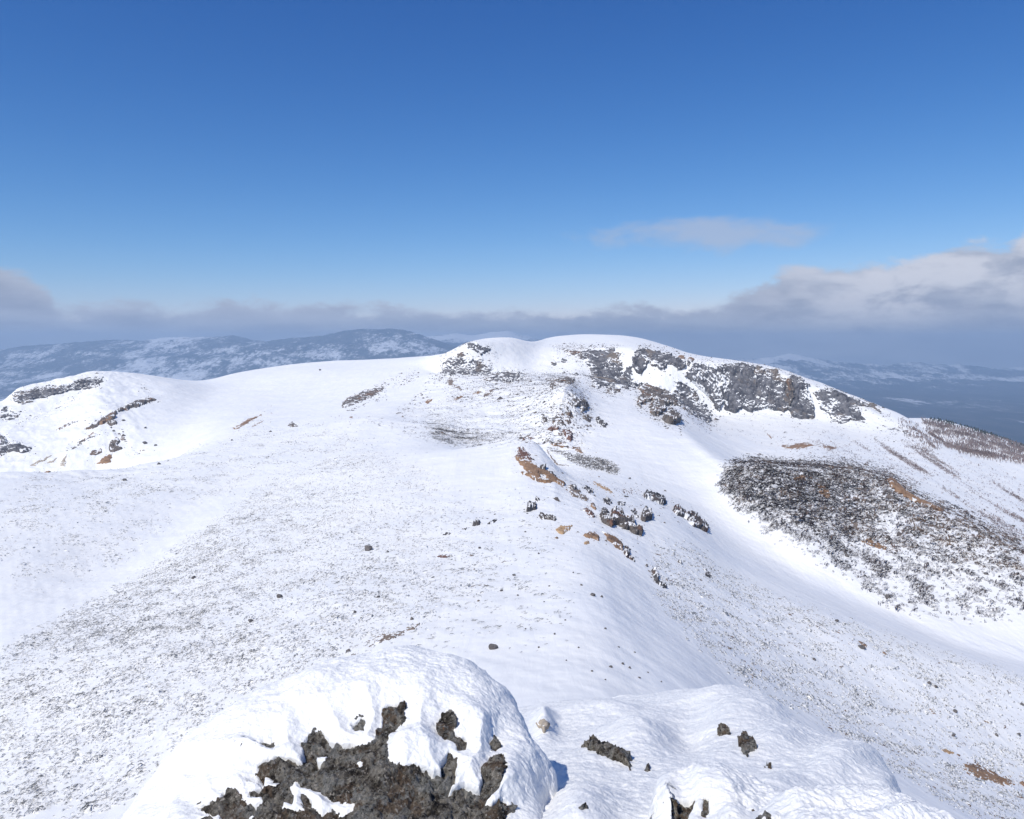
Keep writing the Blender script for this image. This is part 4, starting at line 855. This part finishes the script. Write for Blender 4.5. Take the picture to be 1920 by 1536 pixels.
boulder(1791, 1336, 8, 'upright grey stone between two brown streaks of the right slope', squash=1.3)
boulder(1787, 1381, 10, 'dark flat stone half way down the right slope', squash=.6)
boulder(1527, 1238, 7, 'dark stone at the left of the speckled rib')
boulder(1916, 1322, 8, 'dark rock at the right border of the view')
boulder(1910, 1378, 9, 'dark rock lower down at the right border of the view', squash=.7)
boulder(1869, 1380, 8, 'dark stone among shrubs near the right border')
boulder(1145, 1253, 7, 'grey stone on the snow behind the foreground ledge, left of two')
boulder(1168, 1247, 6, 'tall dark stone on the snow behind the foreground ledge')
boulder(1181, 1254, 6, 'reddish stone on the snow behind the foreground ledge')
boulder(1199, 1273, 6, 'low stone on the snow close to the foreground ledge', squash=.6)
boulder(1149, 961, 7, 'round stone beside the pale orange soil streak')
boulder(1181, 898, 5, 'reddish stone on the snow above the dark slab')
boulder(298, 871, 8, 'dark stone, left of the pair at the rim of the left shelf')
boulder(272, 833, 9, 'brown bush like stone on the snow slope right of the dark rock', squash=.8)
boulder(292, 836, 6, 'small brown stone right of the bush like stone')
boulder(272, 803, 6, 'flat stone on the snow slope below the long rusty rib', squash=.5)
boulder(232, 790, 7, 'dark stone right below the separate brown rock', squash=.6)
boulder(234, 902, 8, 'dark stone on open snow right of the rusty sprinkle')
boulder(507, 810, 5, 'dark stone on the left shelf under the soil streaks')
boulder(435, 826, 5, 'dark stone on the left shelf, well left of the soil streaks')
boulder(213, 810, 5, 'small stone under the separate brown rock, on the crater slope')
boulder(600, 695, 5, 'tiny dark stone on the smooth far snow plateau')
SM = [(1020,1130,4),(1112,1118,10),(1128,1120,6),(1090,1098,5),(1010,1040,5),(985,1180,4),(1040,1190,5),(1085,1215,4),(1110,1260,5),(1062,1240,4),(1135,1275,4),(1215,1262,4),(1190,1225,4),(1010,1215,5),(1060,1165,4),(1135,1180,5),(1075,1075,4),(985,1000,4),(1100,1330,0),(1240,1280,4),(1160,1215,4),(1030,1100,4)]
for x, y, s in SM:
    if s: boulder(x, y, s, 'tiny dark stone sprinkled on the snow of the near ridge back', 'tiny stones on the ridge back', name='stone')

# ------------------------------------------------------------------ the summit under the camera
SHARE['lichen_rock'] = .1
def rime_relief(P, a=1.0):
    """crusty wind packed rime: soft lobes, scales and grain"""
    Q = P*np.array([1, 1, 1.0])
    F1, F2, ID = worley(Q*5.2+.25*np.stack([perlin(Q*4), perlin(Q*4+9), perlin(Q*4+20)], 1))
    F1b, F2b, IDb = worley(Q*13)
    h = .040*fbm(Q*1.6+3, 3) + .012*(.5-F1) + .004*(.5-F1b) + .013*fbm(Q*20, 4, .65) + .012*fbm(Q*5+5, 3)
    return a*h
S = Loft([
 {-1400: (2900, 1.3), 960: (2644, 1.3), 3400: (2900, 1.3)},
 {-1400: (2500, 2.2), 0: (2150, 2.4), 300: (1750, 2.8), 600: (1610, 3.0), 1050: (1565, 3.1), 1300: (1560, 3.1), 1600: (1585, 3.0), 1800: (1640, 2.9), 1920: (1740, 2.8), 3400: (2500, 2.2)},
 {-1400: (2300, 3), 0: (1960, 3.6), 300: (1620, 4), 600: (1490, 4.5), 1050: (1440, 4.6), 1150: (1432, 4.6), 1300: (1425, 4.6), 1450: (1436, 4.6), 1600: (1476, 4.3), 1700: (1545, 3.8), 1800: (1610, 3.5), 1920: (1720, 3.3), 3400: (2300, 3)},
 {-1400: (2250, 4), 0: (1900, 4.5), 300: (1590, 5.2), 600: (1420, 6), 900: (1345, 7.2), 1040: (1318, 7.6), 1100: (1310, 7.8), 1200: (1304, 7.8), 1290: (1296, 7.8), 1400: (1303, 7.6), 1440: (1318, 7.4), 1480: (1352, 7.0), 1520: (1378, 6.7), 1600: (1402, 6.3), 1650: (1440, 5.8), 1690: (1500, 5.2), 1720: (1542, 4.9), 1800: (1610, 4.5), 1920: (1730, 4), 3400: (2250, 3.8)},
 {-1400: (2350, 5), 0: (2010, 5.6), 300: (1700, 6.5), 600: (1530, 7.4), 1050: (1420, 9), 1290: (1400, 9.3), 1440: (1425, 8.8), 1600: (1520, 7.6), 1720: (1650, 6), 1920: (1850, 5), 3400: (2350, 4.8)},
 {-1400: (2700, 12), 0: (2500, 14), 960: (2300, 17), 1300: (2300, 17), 1920: (2500, 14), 3400: (2700, 12)},
], [60, 150, 220, 60, 20], np.concatenate([np.arange(-1400, 150, 12.0), np.arange(150, 900, 4.0), np.arange(900, 1800, 1.9), np.arange(1800, 3401, 10.0)]), 3)
S_px, S_py = S.cols[:, None]+0*S.py, S.py
for (bx, by, rx, ry, hh_) in ((1190, 1385, 62, 24, .13), (1120, 1335, 90, 16, .10), (1395, 1345, 95, 34, .14), (1340, 1312, 60, 10, .10), (1470, 1400, 70, 26, .12), (1590, 1440, 75, 32, .16), (1660, 1490, 45, 30, .10), (1105, 1480, 80, 40, -.08), (1290, 1370, 40, 40, -.10), (1540, 1490, 90, 18, -.06), (1095, 1520, 70, 80, .13), (1020, 1365, 18, 22, .16), (1460, 1480, 60, 20, .06)):
    S.P[..., 2] += hh_*np.exp(-((S_px-bx)/rx)**2-((S_py-by)/ry)**2)
near = (S.P[..., 1] < 9.5)
rr_ = np.zeros(S.P.shape[:2]); rr_[near] = rime_relief(S.P[near])
S.P += grid_normals(S.P)*rr_[..., None]
S.finish()
tag(mesh_obj('summit_snow_ground', S.P.reshape(-1, 3), grid_faces(*S.P.shape[:2]), M['rime']), 'rime crusted snow on the summit in the foreground', None, None, 'structure')
zG = Z(1000, 1230, 2.526)
for pts, lab in (([(212,447),(255,410),(300,383),(322,428),(358,424),(388,450),(440,464),(462,490),(468,548),(430,528),(390,492),(330,488),(290,458),(250,438)], 'long rough rock strip showing under a snow hummock right of the big boulder'),
                 ([(525,512),(558,514),(556,556),(535,552)], 'small dark rock at the right end of the long rough strip'),
                 ([(862,372),(885,335),(908,333),(928,345),(932,386),(905,377),(880,390)], 'upper black rock poking out of the summit snow'),
                 ([(968,430),(1003,378),(1042,400),(1058,442),(1022,456),(1015,480),(975,452)], 'larger grey black rock poking out of the summit snow'),
                 ([(1088,525),(1115,520),(1146,542),(1120,547)], 'small flat rock below the larger grey black rock'),
                 ([(1108,498),(1125,496),(1130,506),(1112,508)], 'tiny stone between the larger rock and the small flat one'),
                 ([(192,720),(238,716),(266,740),(225,744)], 'flat stone nearly drowned in the snow near the lower edge')):
    patch('rock', [zG(pts)], M['lichen'], lab, 'rock', .09 if 'strip showing' in lab or 'black rock' in lab else .05, .09, edge=6, cover=.8, rough=5, loft=S, step=1.0, blocky=.5)
patch('rock', [[(1006, 1358), (1022, 1352), (1030, 1366), (1018, 1376)]], M['soil_grey'], 'pale stone in a rime knob at the right foot of the big boulder', 'rock', .07, .12, edge=3, cover=.8, rough=2, loft=S, step=1.0)

def snowy_boulder(label, curves, rows, cs, holes, isles, thick, lumps=(), jit=4.0, relief=1.0, rockamp=1.0, edge=9):
    B = Loft(curves, rows, cs, 3)
    px0, py0 = B.cols[:, None]+0*B.py, B.py
    B.P += B.N_[..., None] if hasattr(B, 'N_') else 0
    for (bx, by, rx, ry, hh_) in lumps:
        B.P[..., 2] += hh_*np.exp(-((px0-bx)/rx)**2-((py0-by)/ry)**2)
    B.P -= grid_normals(B.P)*(thick+.012)
    N = grid_normals(B.P); Pf = B.P.reshape(-1, 3)
    # rock
    F1, F2, ID = worley(Pf*6.5+.3*np.stack([perlin(Pf*9), perlin(Pf*9+4), perlin(Pf*9+8)], 1)); G1, G2, _ = worley(Pf*24)
    H1, H2, HI = worley(Pf*3.1+.4*np.stack([perlin(Pf*5), perlin(Pf*5+4), perlin(Pf*5+8)], 1))
    rk = .05*fbm(Pf*2.2, 3) + .05*(HI-.5)*sstep(0, .10, H2-H1) + .05*(.45-F1) + .022*(.45-G1) + .035*ridged(Pf*8, 4, .6) + .018*fbm(Pf*45, 3, .65)
    rk = rockamp*rk.reshape(px0.shape)
    sm = .05*fbm(Pf*2.2, 3).reshape(px0.shape)*rockamp
    j1 = fbm(Pf*11+3, 4, .6).reshape(px0.shape)*jit*2.4; j2 = fbm(Pf*11+33, 4, .6).reshape(px0.shape)*jit*2.0
    sd = np.full(px0.shape, -1e9)
    for h in holes: sd = np.maximum(sd, sdist(h, px0+j1, py0+j2))
    for h in isles: sd = np.minimum(sd, -sdist(h, px0+j1*.35, py0+j2*.35)-3)
    inh = sstep(-4, 4, sd)
    ramp_ = sstep(2, -44, sd)
    sn = sm + .012*(1-inh) + thick*ramp_ - .075*inh + rime_relief(Pf, relief).reshape(px0.shape)*(.25+.75*ramp_) + .012*fbm(Pf*30, 3).reshape(px0.shape)*np.exp(-(sd/14)**2)
    rk = np.where(sd < -7, np.minimum(rk, sn-.02), rk)
    o = empty('snowy_boulder', tuple(B.P.reshape(-1, 3).mean(0)*[1, 1, 0]+[0, 0, B.P[..., 2].min()+.3]))
    tag(o, label, 'boulder')
    c = np.array(o.location)
    m_ = sd > -26
    Fr = grid_faces(*px0.shape); keep = m_.reshape(-1)[Fr].any(1)
    Q = B.P+N*rk[..., None]; Fk = Fr[keep]; used = np.unique(Fk); mp = np.full(m_.size, -1); mp[used] = np.arange(len(used))
    if len(used): mesh_obj('rock', Q.reshape(-1, 3)[used]-c, mp[Fk], M['lichen'], o)
    Q = B.P+N*sn[..., None]
    keep = (sd < 16).reshape(-1)[Fr].any(1); Fk = Fr[keep]; used = np.unique(Fk); mp = np.full(m_.size, -1); mp[used] = np.arange(len(used))
    mesh_obj('snow_cover', Q.reshape(-1, 3)[used]-c, mp[Fk], M['rime'], o)
    return o

rock_main = zF([(65,845),(110,820),(170,825),(190,785),(230,785),(280,800),(300,830),(350,840),(400,830),(400,800),(345,775),(390,740),(410,700),(370,680),(365,655),(440,630),(520,615),(600,605),(598,530),(620,490),(680,472),(720,495),(760,520),(850,515),(880,545),(920,560),(990,545),(985,500),(1015,450),(1010,390),(1060,375),(1100,370),(1085,395),(1105,425),(1060,460),(1030,495),(1015,560),(1020,625),(1070,655),(1120,665),(1180,645),(1250,670),(1300,665),(1300,630),(1340,580),(1375,590),(1375,640),(1360,710),(1330,760),(1380,740),(1420,715),(1500,730),(1515,660),(1580,610),(1620,620),(1600,690),(1590,760),(1520,790),(1560,830),(1620,830),(1690,870),(1660,949),(1650,1150),(360,1150),(385,949),(350,890),(280,905),(250,928),(230,922),(170,872)])
isl = [zF(p) for p in ([(545,698),(580,698),(592,730),(690,758),(750,800),(870,812),(872,850),(820,882),(780,872),(750,842),(690,872),(660,852),(640,830),(640,800),(610,770),(580,790),(610,850),(620,877),(560,857),(490,852),(500,825),(540,828),(550,790),(530,740)],
    [(868,630),(930,618),(934,640),(882,652)], [(400,688),(500,703),(470,732),(410,707)], [(680,905),(740,880),(800,900),(780,949),(790,1150),(660,1150)], [(430,932),(530,930),(540,1150),(400,1150)], [(890,800),(940,798),(942,820),(892,822)], [(665,580),(715,575),(710,598),(675,600)], [(1265,920),(1295,915),(1290,945),(1270,945)])]
isles_rock = [zF(p) for p in ([(838,440),(890,428),(888,456),(850,452)], [(1288,465),(1330,422),(1358,450),(1347,500),(1428,520),(1422,552),(1388,558),(1368,530),(1308,512)], [(1578,552),(1610,513),(1617,540),(1592,562)], [(398,552),(460,533),(440,572)], [(270,930),(300,906),(337,925),(310,958),(280,952)], [(100,935),(130,915),(150,930),(120,960)])]
snowy_boulder('big boulder in the foreground, half bare lichen crusted rock under a thick snow cap', [
 {150: (2400, 2.5), 1130: (2500, 2.5)},
 {150: (1950, 2.85), 230: (1800, 2.9), 400: (1720, 2.8), 600: (1700, 2.72), 760: (1690, 2.7), 900: (1690, 2.72), 990: (1720, 2.8), 1050: (1830, 2.9), 1130: (2200, 3.0)},
 {150: (1760, 3.15), 230: (1640, 3.2), 400: (1545, 3.15), 600: (1520, 3.1), 760: (1512, 3.1), 900: (1512, 3.1), 990: (1540, 3.15), 1050: (1640, 3.2), 1130: (2060, 3.25)},
 {150: (1690, 3.35), 230: (1580, 3.4), 400: (1440, 3.55), 600: (1396, 3.5), 760: (1378, 3.5), 900: (1388, 3.5), 990: (1445, 3.5), 1050: (1580, 3.45), 1130: (2000, 3.45)},
 {150: (1655, 3.5), 230: (1536, 3.65), 300: (1437, 3.85), 350: (1375, 3.95), 400: (1345, 4.0), 450: (1318, 4.05), 520: (1288, 4.15), 600: (1256, 4.25), 680: (1227, 4.35), 730: (1216, 4.4), 770: (1213, 4.4), 830: (1222, 4.35), 880: (1246, 4.25), 940: (1297, 4.1), 990: (1362, 3.9), 1030: (1436, 3.75), 1050: (1500, 3.65), 1075: (1620, 3.6), 1130: (1960, 3.6)},
 {150: (1720, 3.7), 230: (1610, 3.9), 400: (1400, 4.35), 600: (1310, 4.65), 760: (1270, 4.8), 880: (1305, 4.65), 990: (1430, 4.2), 1050: (1570, 3.85), 1130: (1990, 3.75)},
 {150: (2000, 4.0), 400: (1800, 4.7), 760: (1700, 5.2), 990: (1800, 4.5), 1130: (2200, 4.0)}],
 [20, 50, 130, 190, 50, 20], np.arange(150, 1131, 1.7), [rock_main]+isles_rock, isl, .05,
 [(470, 1400, 60, 14, .03), (700, 1300, 120, 40, .05), (880, 1340, 70, 40, .05), (960, 1440, 30, 60, .05), (470, 1440, 80, 10, -.02)])
snowy_boulder('low knob of crusty rime with a few bare rock spots, near the lower edge', [
 {1160: (2300, 2.2), 1680: (2300, 2.2)},
 {1160: (1950, 2.75), 1215: (1640, 2.8), 1300: (1570, 2.85), 1400: (1575, 2.85), 1500: (1600, 2.8), 1680: (1750, 2.7)},
 {1160: (1850, 2.95), 1205: (1570, 3.05), 1217: (1500, 3.2), 1240: (1470, 3.3), 1290: (1453, 3.4), 1340: (1447, 3.42), 1400: (1460, 3.4), 1450: (1476, 3.35), 1500: (1500, 3.3), 1560: (1538, 3.2), 1680: (1650, 3.1)},
 {1160: (1900, 3.1), 1217: (1560, 3.35), 1290: (1480, 3.7), 1340: (1475, 3.75), 1400: (1490, 3.7), 1500: (1530, 3.55), 1680: (1700, 3.3)},
 {1160: (2200, 3.3), 1290: (1800, 4.0), 1500: (1800, 3.9), 1680: (2100, 3.5)}],
 [20, 150, 60, 20], np.arange(1160, 1681, 1.9),
 [[(1262, 1502), (1285, 1489), (1297, 1495), (1286, 1512), (1276, 1545), (1246, 1550), (1257, 1517)], [(1318, 1496), (1327, 1498), (1327, 1509), (1319, 1508)], [(1270, 1528), (1292, 1530), (1292, 1560), (1272, 1560)]], [], .03, [(1250, 1500, 18, 30, .05), (1340, 1480, 50, 22, .05)], jit=2.5, relief=1.5, edge=5)
snowy_boulder('shadowed rime hump cut by the lower edge of the view, nearest to the camera', [
 {1270: (2400, 1.75), 1920: (2400, 1.75)},
 {1270: (1900, 2.1), 1340: (1690, 2.12), 1450: (1620, 2.15), 1640: (1610, 2.15), 1800: (1660, 2.1), 1920: (1850, 2.05)},
 {1270: (1790, 2.25), 1300: (1620, 2.35), 1335: (1550, 2.42), 1360: (1521, 2.5), 1420: (1501, 2.6), 1460: (1484, 2.65), 1540: (1480, 2.68), 1640: (1477, 2.68), 1690: (1488, 2.62), 1760: (1516, 2.52), 1810: (1548, 2.42), 1860: (1620, 2.3), 1920: (1760, 2.2)},
 {1270: (1850, 2.35), 1360: (1560, 2.7), 1460: (1520, 2.92), 1640: (1512, 2.95), 1760: (1560, 2.75), 1920: (1820, 2.3)},
 {1270: (2200, 2.5), 1460: (1800, 3.2), 1640: (1800, 3.2), 1920: (2200, 2.6)}],
 [20, 150, 60, 20], np.arange(1270, 1921, 1.9),
 [[(1392, 1548), (1408, 1528), (1428, 1514), (1458, 1508), (1463, 1528), (1448, 1556), (1400, 1565)]], [], .03, [(1600, 1505, 60, 14, -.05), (1680, 1530, 70, 20, .05)], jit=3, relief=1.7, edge=5)

# ------------------------------------------------------------------ the lowland and the distant hills
FL = Loft([
 {-1600: (1200, 2700), 3500: (1200, 2700)},
 {-1600: (880, 6000), 0: (860, 6000), 870: (860, 6000), 1500: (872, 6000), 3500: (876, 6000)},
 {-1600: (790, 10000), 0: (772, 10000), 400: (768, 10000), 870: (768, 10000), 1400: (783, 10000), 3500: (786, 10000)},
 {-1600: (740, 14000), 0: (730, 14000), 200: (724, 14000), 400: (714, 14000), 600: (702, 13800), 760: (694, 13500), 870: (694, 13500), 1010: (704, 14000), 1400: (737, 14500), 1920: (745, 14500), 3500: (745, 14500)},
 {-1600: (700, 16500), -300: (690, 16500), 0: (688, 16500), 200: (668, 16500), 400: (658, 16500), 600: (652, 16000), 760: (650, 15500), 870: (668, 16000), 1010: (694, 16500), 1200: (712, 17000), 1400: (722, 17500), 1920: (730, 17500), 3500: (730, 17500)},
 {-1600: (665, 19000), -300: (655, 19000), 0: (654, 19000), 130: (644, 19000), 290: (637, 19000), 430: (632, 18800), 500: (642, 18600), 600: (629, 18200), 690: (618, 17600), 760: (621, 17400), 800: (633, 17500), 860: (650, 17800), 900: (662, 18200), 1010: (685, 19000), 1200: (700, 19500), 1400: (707, 20000), 1600: (714, 20000), 1920: (719, 20000), 3500: (719, 20000)},
 {-1600: (680, 21000), 0: (672, 21000), 430: (660, 21000), 760: (655, 20500), 860: (655, 20500), 1010: (664, 20500), 1200: (690, 21500), 1400: (695, 22000), 1480: (688, 22000), 1600: (697, 22000), 1920: (708, 22000), 3500: (708, 22000)},
 {-1600: (672, 23500), 0: (668, 23500), 430: (655, 23500), 760: (640, 23500), 850: (627, 23500), 890: (631, 23500), 940: (622, 23500), 980: (630, 23500), 1015: (640, 23500), 1100: (660, 23500), 1300: (684, 23500), 1400: (680, 23800), 1440: (676, 24000), 1480: (670, 24000), 1540: (681, 24000), 1650: (688, 24000), 1700: (685, 24000), 1760: (688, 24000), 1920: (696, 24000), 3500: (696, 24000)},
 {-1600: (710, 26500), 0: (706, 26500), 940: (690, 26500), 1480: (706, 26500), 3500: (706, 26500)}],
 [8, 30, 60, 70, 70, 50, 50, 20], np.concatenate([np.arange(-1600, -20, 14.0), np.arange(-20, 1000, 2.4), np.arange(1000, 1300, 8.0), np.arange(1300, 1940, 2.0), np.arange(1940, 3501, 14.0)]), 2)
Pq = FL.P.reshape(-1, 3); dq = Pq[:, 1]; pxq = CX+FPX*Pq[:, 0]/dq
hilly = np.maximum(sstep(8500, 12500, dq)*sstep(1150, 900, pxq), sstep(16500, 19000, dq))
zz = hilly*((105+50*sstep(1150, 1300, pxq))*ridged(Pq*np.where(pxq > 1200, 1/1700, 1/2600)[:, None]*[1, 1, 0], 5, .55)+40*fbm(Pq*[1/520, 1/620, 0]+7, 3)+(30+45*sstep(1150, 1300, pxq))*ridged(Pq*[1/760, 1/900, 0]+3, 4, .6)-70) + (1-hilly)*30*fbm(Pq*[1/900, 1/900, 0], 3)
FL.P[..., 2] += zz.reshape(FL.P.shape[:2])
FL.finish()
def mat_far():
    t = NT('far_forest'); p = t.pos(); at = t.n('ShaderNodeAttribute', attribute_name='open_snow')
    s = t.stretch(p, (1/900, 1/2400, 1/500)); q = t.stretch(p, (1/55, 1/190, 1/40))
    n1 = t.noise(s, 1.0, 6, .62, .4); n2 = t.noise(q, 1.0, 3, .65); n3 = t.noise(t.stretch(p, (1/220, 1/700, 1/120)), 1.0, 4, .6)
    f = t.math('ADD', t.math('ADD', at.outputs['Fac'], t.math('MULTIPLY', t.math('SUBTRACT', n1, .5), 1.5)), t.math('MULTIPLY', t.math('SUBTRACT', n2, .5), .9))
    f = t.math('ADD', f, t.math('MULTIPLY', t.math('SUBTRACT', n3, .5), .8))
    c = t.mix(t.step(.35, .7, n3), (.03, .04, .05), (.075, .075, .085))
    c = t.mix(t.math('MULTIPLY', t.step(.40, .72, f), .85), c, (.78, .80, .83))
    return t.bsdf(c, .9, None, .05)
o = mesh_obj('forested_hills', FL.P.reshape(-1, 3), grid_faces(*FL.P.shape[:2]), mat_far())
left = sstep(1150, 900, pxq)
osn = left*(.42+.28*fbm(Pq*[1/3000, 1/3000, 0], 2)+.10*sstep(12000, 10000, dq)) + (1-left)*(.24+.25*fbm(Pq*[1/1500, 1/3500, 0]+4, 3)+.28*sstep(18000, 20500, dq))
osn += .5*np.exp(-((pxq-900)/130)**2)*sstep(21500, 22500, dq) + .5*np.exp(-((pxq-1480)/40)**2)*sstep(22500, 23500, dq) + .25*np.exp(-((pxq-250)/170)**2-((dq-13500)/1800)**2)
attr(o, 'open_snow', osn)
tag(o, 'hazy lowland with snow patched forest hills far away', None, None, 'structure')


# ------------------------------------------------------------------ sky, sun, haze, camera
SUN_AZ, SUN_EL = math.radians(-138), math.radians(50)    # clockwise from the view direction (+Y); behind and to the left
world = bpy.data.worlds.new('World'); SC.world = world; world.use_nodes = True
t = NT.__new__(NT); t.t = world.node_tree; t.t.nodes.clear()
wo = t.n('ShaderNodeOutputWorld'); bg = t.n('ShaderNodeBackground'); t.l(bg.outputs[0], wo.inputs[0])
STR = .10
bg.inputs['Strength'].default_value = STR
sky = t.n('ShaderNodeTexSky', sky_type='NISHITA'); sky.sun_disc = False
sky.sun_elevation = SUN_EL; sky.sun_rotation = SUN_AZ % (2*math.pi)
sky.altitude = 1700; sky.air_density = 1.0; sky.dust_density = .25; sky.ozone_density = 2.2
dirv = t.n('ShaderNodeTexCoord').outputs['Generated']
sp = t.n('ShaderNodeSeparateXYZ'); t.l(dirv, sp.inputs[0])
az = t.math('ARCTAN2', sp.outputs[0], sp.outputs[1])
hor = t.math('SQRT', t.math('ADD', t.math('MULTIPLY', sp.outputs[0], sp.outputs[0]), t.math('MULTIPLY', sp.outputs[1], sp.outputs[1])))
el = t.math('DIVIDE', sp.outputs[2], t.math('MAXIMUM', hor, .001))
def curve(fac, pts, ymax):
    x = t.n('ShaderNodeFloatCurve'); t.l(fac, x.inputs['Value']); c = x.mapping.curves[0]
    x.mapping.use_clip = False
    pts = sorted(pts)
    while len(c.points) < len(pts): c.points.new(.5, .5)
    for q, (a, b) in zip(c.points, pts): q.location = (a, b/ymax); q.handle_type = 'AUTO_CLAMPED'
    x.mapping.update()
    return t.math('MULTIPLY', x.outputs[0], ymax)
afac = t.math('MULTIPLY', t.math('ADD', az, 1.0), .5)
pa = lambda px: (math.atan((px-CX)/FPX)+1)/2
pe = lambda py: (HY-py)/FPX*math.cos(0)
TOPS = [(-700, 500), (-150, 500), (30, 522), (90, 558), (140, 586), (230, 572), (330, 582), (450, 565), (600, 571), (800, 578), (1000, 584), (1150, 574), (1310, 578), (1375, 556), (1430, 530), (1550, 503), (1640, 506), (1760, 488), (1830, 472), (1880, 482), (1930, 465), (2300, 455), (2900, 470)]
top = curve(afac, [(0, .07)]+[(pa(a), pe(b)) for a, b in TOPS]+[(1, .07)], .2)
cv = t.n('ShaderNodeCombineXYZ'); t.l(az, cv.inputs[0]); t.l(t.math('MULTIPLY', el, 2.2), cv.inputs[1]); cv = cv.outputs[0]
n1 = t.noise(cv, 14, 6, .58, .25); n2 = t.noise(cv, 42, 5, .6, .3); n3 = t.noise(t.stretch(cv, (1, 2.6, 1)), 9, 4, .55)
jit = t.math('ADD', t.math('MULTIPLY', t.math('SUBTRACT', n1, .5), .050), t.math('MULTIPLY', t.math('SUBTRACT', n2, .5), .022))
depth = t.math('ADD', t.math('SUBTRACT', top, el), jit)
dens = t.step(-.004, .013, depth)
# brightness: sunlit crowns, grey lilac base
gray = t.mix(t.step(.36, .66, n3), (.335, .375, .485), (.44, .48, .585))
litf = t.math('MULTIPLY', t.step(.085, .01, t.math('ABSOLUTE', t.math('SUBTRACT', depth, .034))), t.step(.34, .6, n1))
lit_w = t.step(math.atan(.2), math.atan(.48), az)
cl = t.mix(t.math('MULTIPLY', t.step(.034, .0, depth), .45), gray, (.60, .65, .75))
cl = t.mix(t.math('MULTIPLY', t.math('MULTIPLY', litf, lit_w), .9), cl, (.74, .755, .83))
# wisp
wx = t.math('DIVIDE', t.math('SUBTRACT', az, math.atan((1365-CX)/FPX)), .135); wy = t.math('DIVIDE', t.math('SUBTRACT', el, pe(447)), .024)
wx = t.math('MULTIPLY', wx, t.math('ADD', 1.0, t.math('MULTIPLY', t.step(.2, -1.0, wx), -.28)))
r2 = t.math('ADD', t.math('MULTIPLY', wx, wx), t.math('MULTIPLY', wy, wy))
wis = t.math('SUBTRACT', t.math('ADD', 1.0, t.math('MULTIPLY', t.math('SUBTRACT', n1, .5), 3.2)), r2)
wis = t.math('MULTIPLY', t.step(-.1, 1.2, wis), .68)
k = 1/STR
sc = lambda c: t.vmath('MULTIPLY', c, (k, k, k))
# the clear sky, a little deeper and less cyan than the model
s3 = t.n('ShaderNodeSeparateXYZ'); t.l(t.vmath('MULTIPLY', sky.outputs[0], (STR, STR, STR)), s3.inputs[0])
c3 = t.n('ShaderNodeCombineXYZ')
for i, (g, m) in enumerate(((1.97, 1.98), (1.33, 1.171), (.923, 1.15))): t.l(t.math('MULTIPLY', t.math('POWER', s3.outputs[i], g), m/STR), c3.inputs[i])
skyc = c3.outputs[0]
col = t.mix(wis, skyc, sc(t.mix(0.0, (.47, .53, .67), (.5, .5, .5))))
col = t.mix(dens, col, sc(cl))
t.l(col, bg.inputs['Color'])

sl = bpy.data.lights.new('sun', 'SUN'); sl.energy = 3.95; sl.angle = math.radians(.53); sl.color = (1, .955, .885)
so = bpy.data.objects.new('sun', sl); COL.objects.link(so)
from mathutils import Vector
sd_ = Vector((math.sin(SUN_AZ)*math.cos(SUN_EL), math.cos(SUN_AZ)*math.cos(SUN_EL), math.sin(SUN_EL)))
so.rotation_euler = sd_.to_track_quat('Z', 'Y').to_euler(); so.location = sd_*50

HZ = NT('haze_air'); pv = HZ.n('ShaderNodeVolumePrincipled')
pv.inputs['Color'].default_value = (.46, .635, .84, 1); pv.inputs['Density'].default_value = 6.8e-5; pv.inputs['Anisotropy'].default_value = 0.0
HZ.l(pv.outputs[0], HZ.out.inputs['Volume'])
def box(name, a, b, m):
    V = np.array([[x, y, z] for x in (a[0], b[0]) for y in (a[1], b[1]) for z in (a[2], b[2])], float)
    F = np.array([[0, 1, 3, 2], [4, 6, 7, 5], [0, 4, 5, 1], [2, 3, 7, 6], [0, 2, 6, 4], [1, 5, 7, 3]])
    return mesh_obj(name, V, F, m, smooth=False)
HAZE_BOX = ((-40000, -300, -1500), (40000, 27000, 420))
hz = box('haze', *HAZE_BOX, HZ.m); tag(hz, 'pale blue haze over the far lowland', None, None, 'stuff')

cam = bpy.data.cameras.new('camera'); co = bpy.data.objects.new('camera', cam); COL.objects.link(co)
cam.sensor_width = 36; cam.lens = 36*FPX/1920; cam.shift_y = -(768-HY)/1920
co.rotation_euler = (math.radians(90), 0, 0); cam.clip_start = .05; cam.clip_end = 150000
SC.camera = co
SC.view_settings.view_transform = 'Standard'; SC.view_settings.look = 'None'; SC.view_settings.exposure = -.02; SC.view_settings.gamma = 1
SC.render.engine = 'CYCLES'
cy = SC.cycles; cy.use_denoising = True; cy.max_bounces = 6; cy.diffuse_bounces = 3; cy.volume_bounces = 1; cy.glossy_bounces = 2
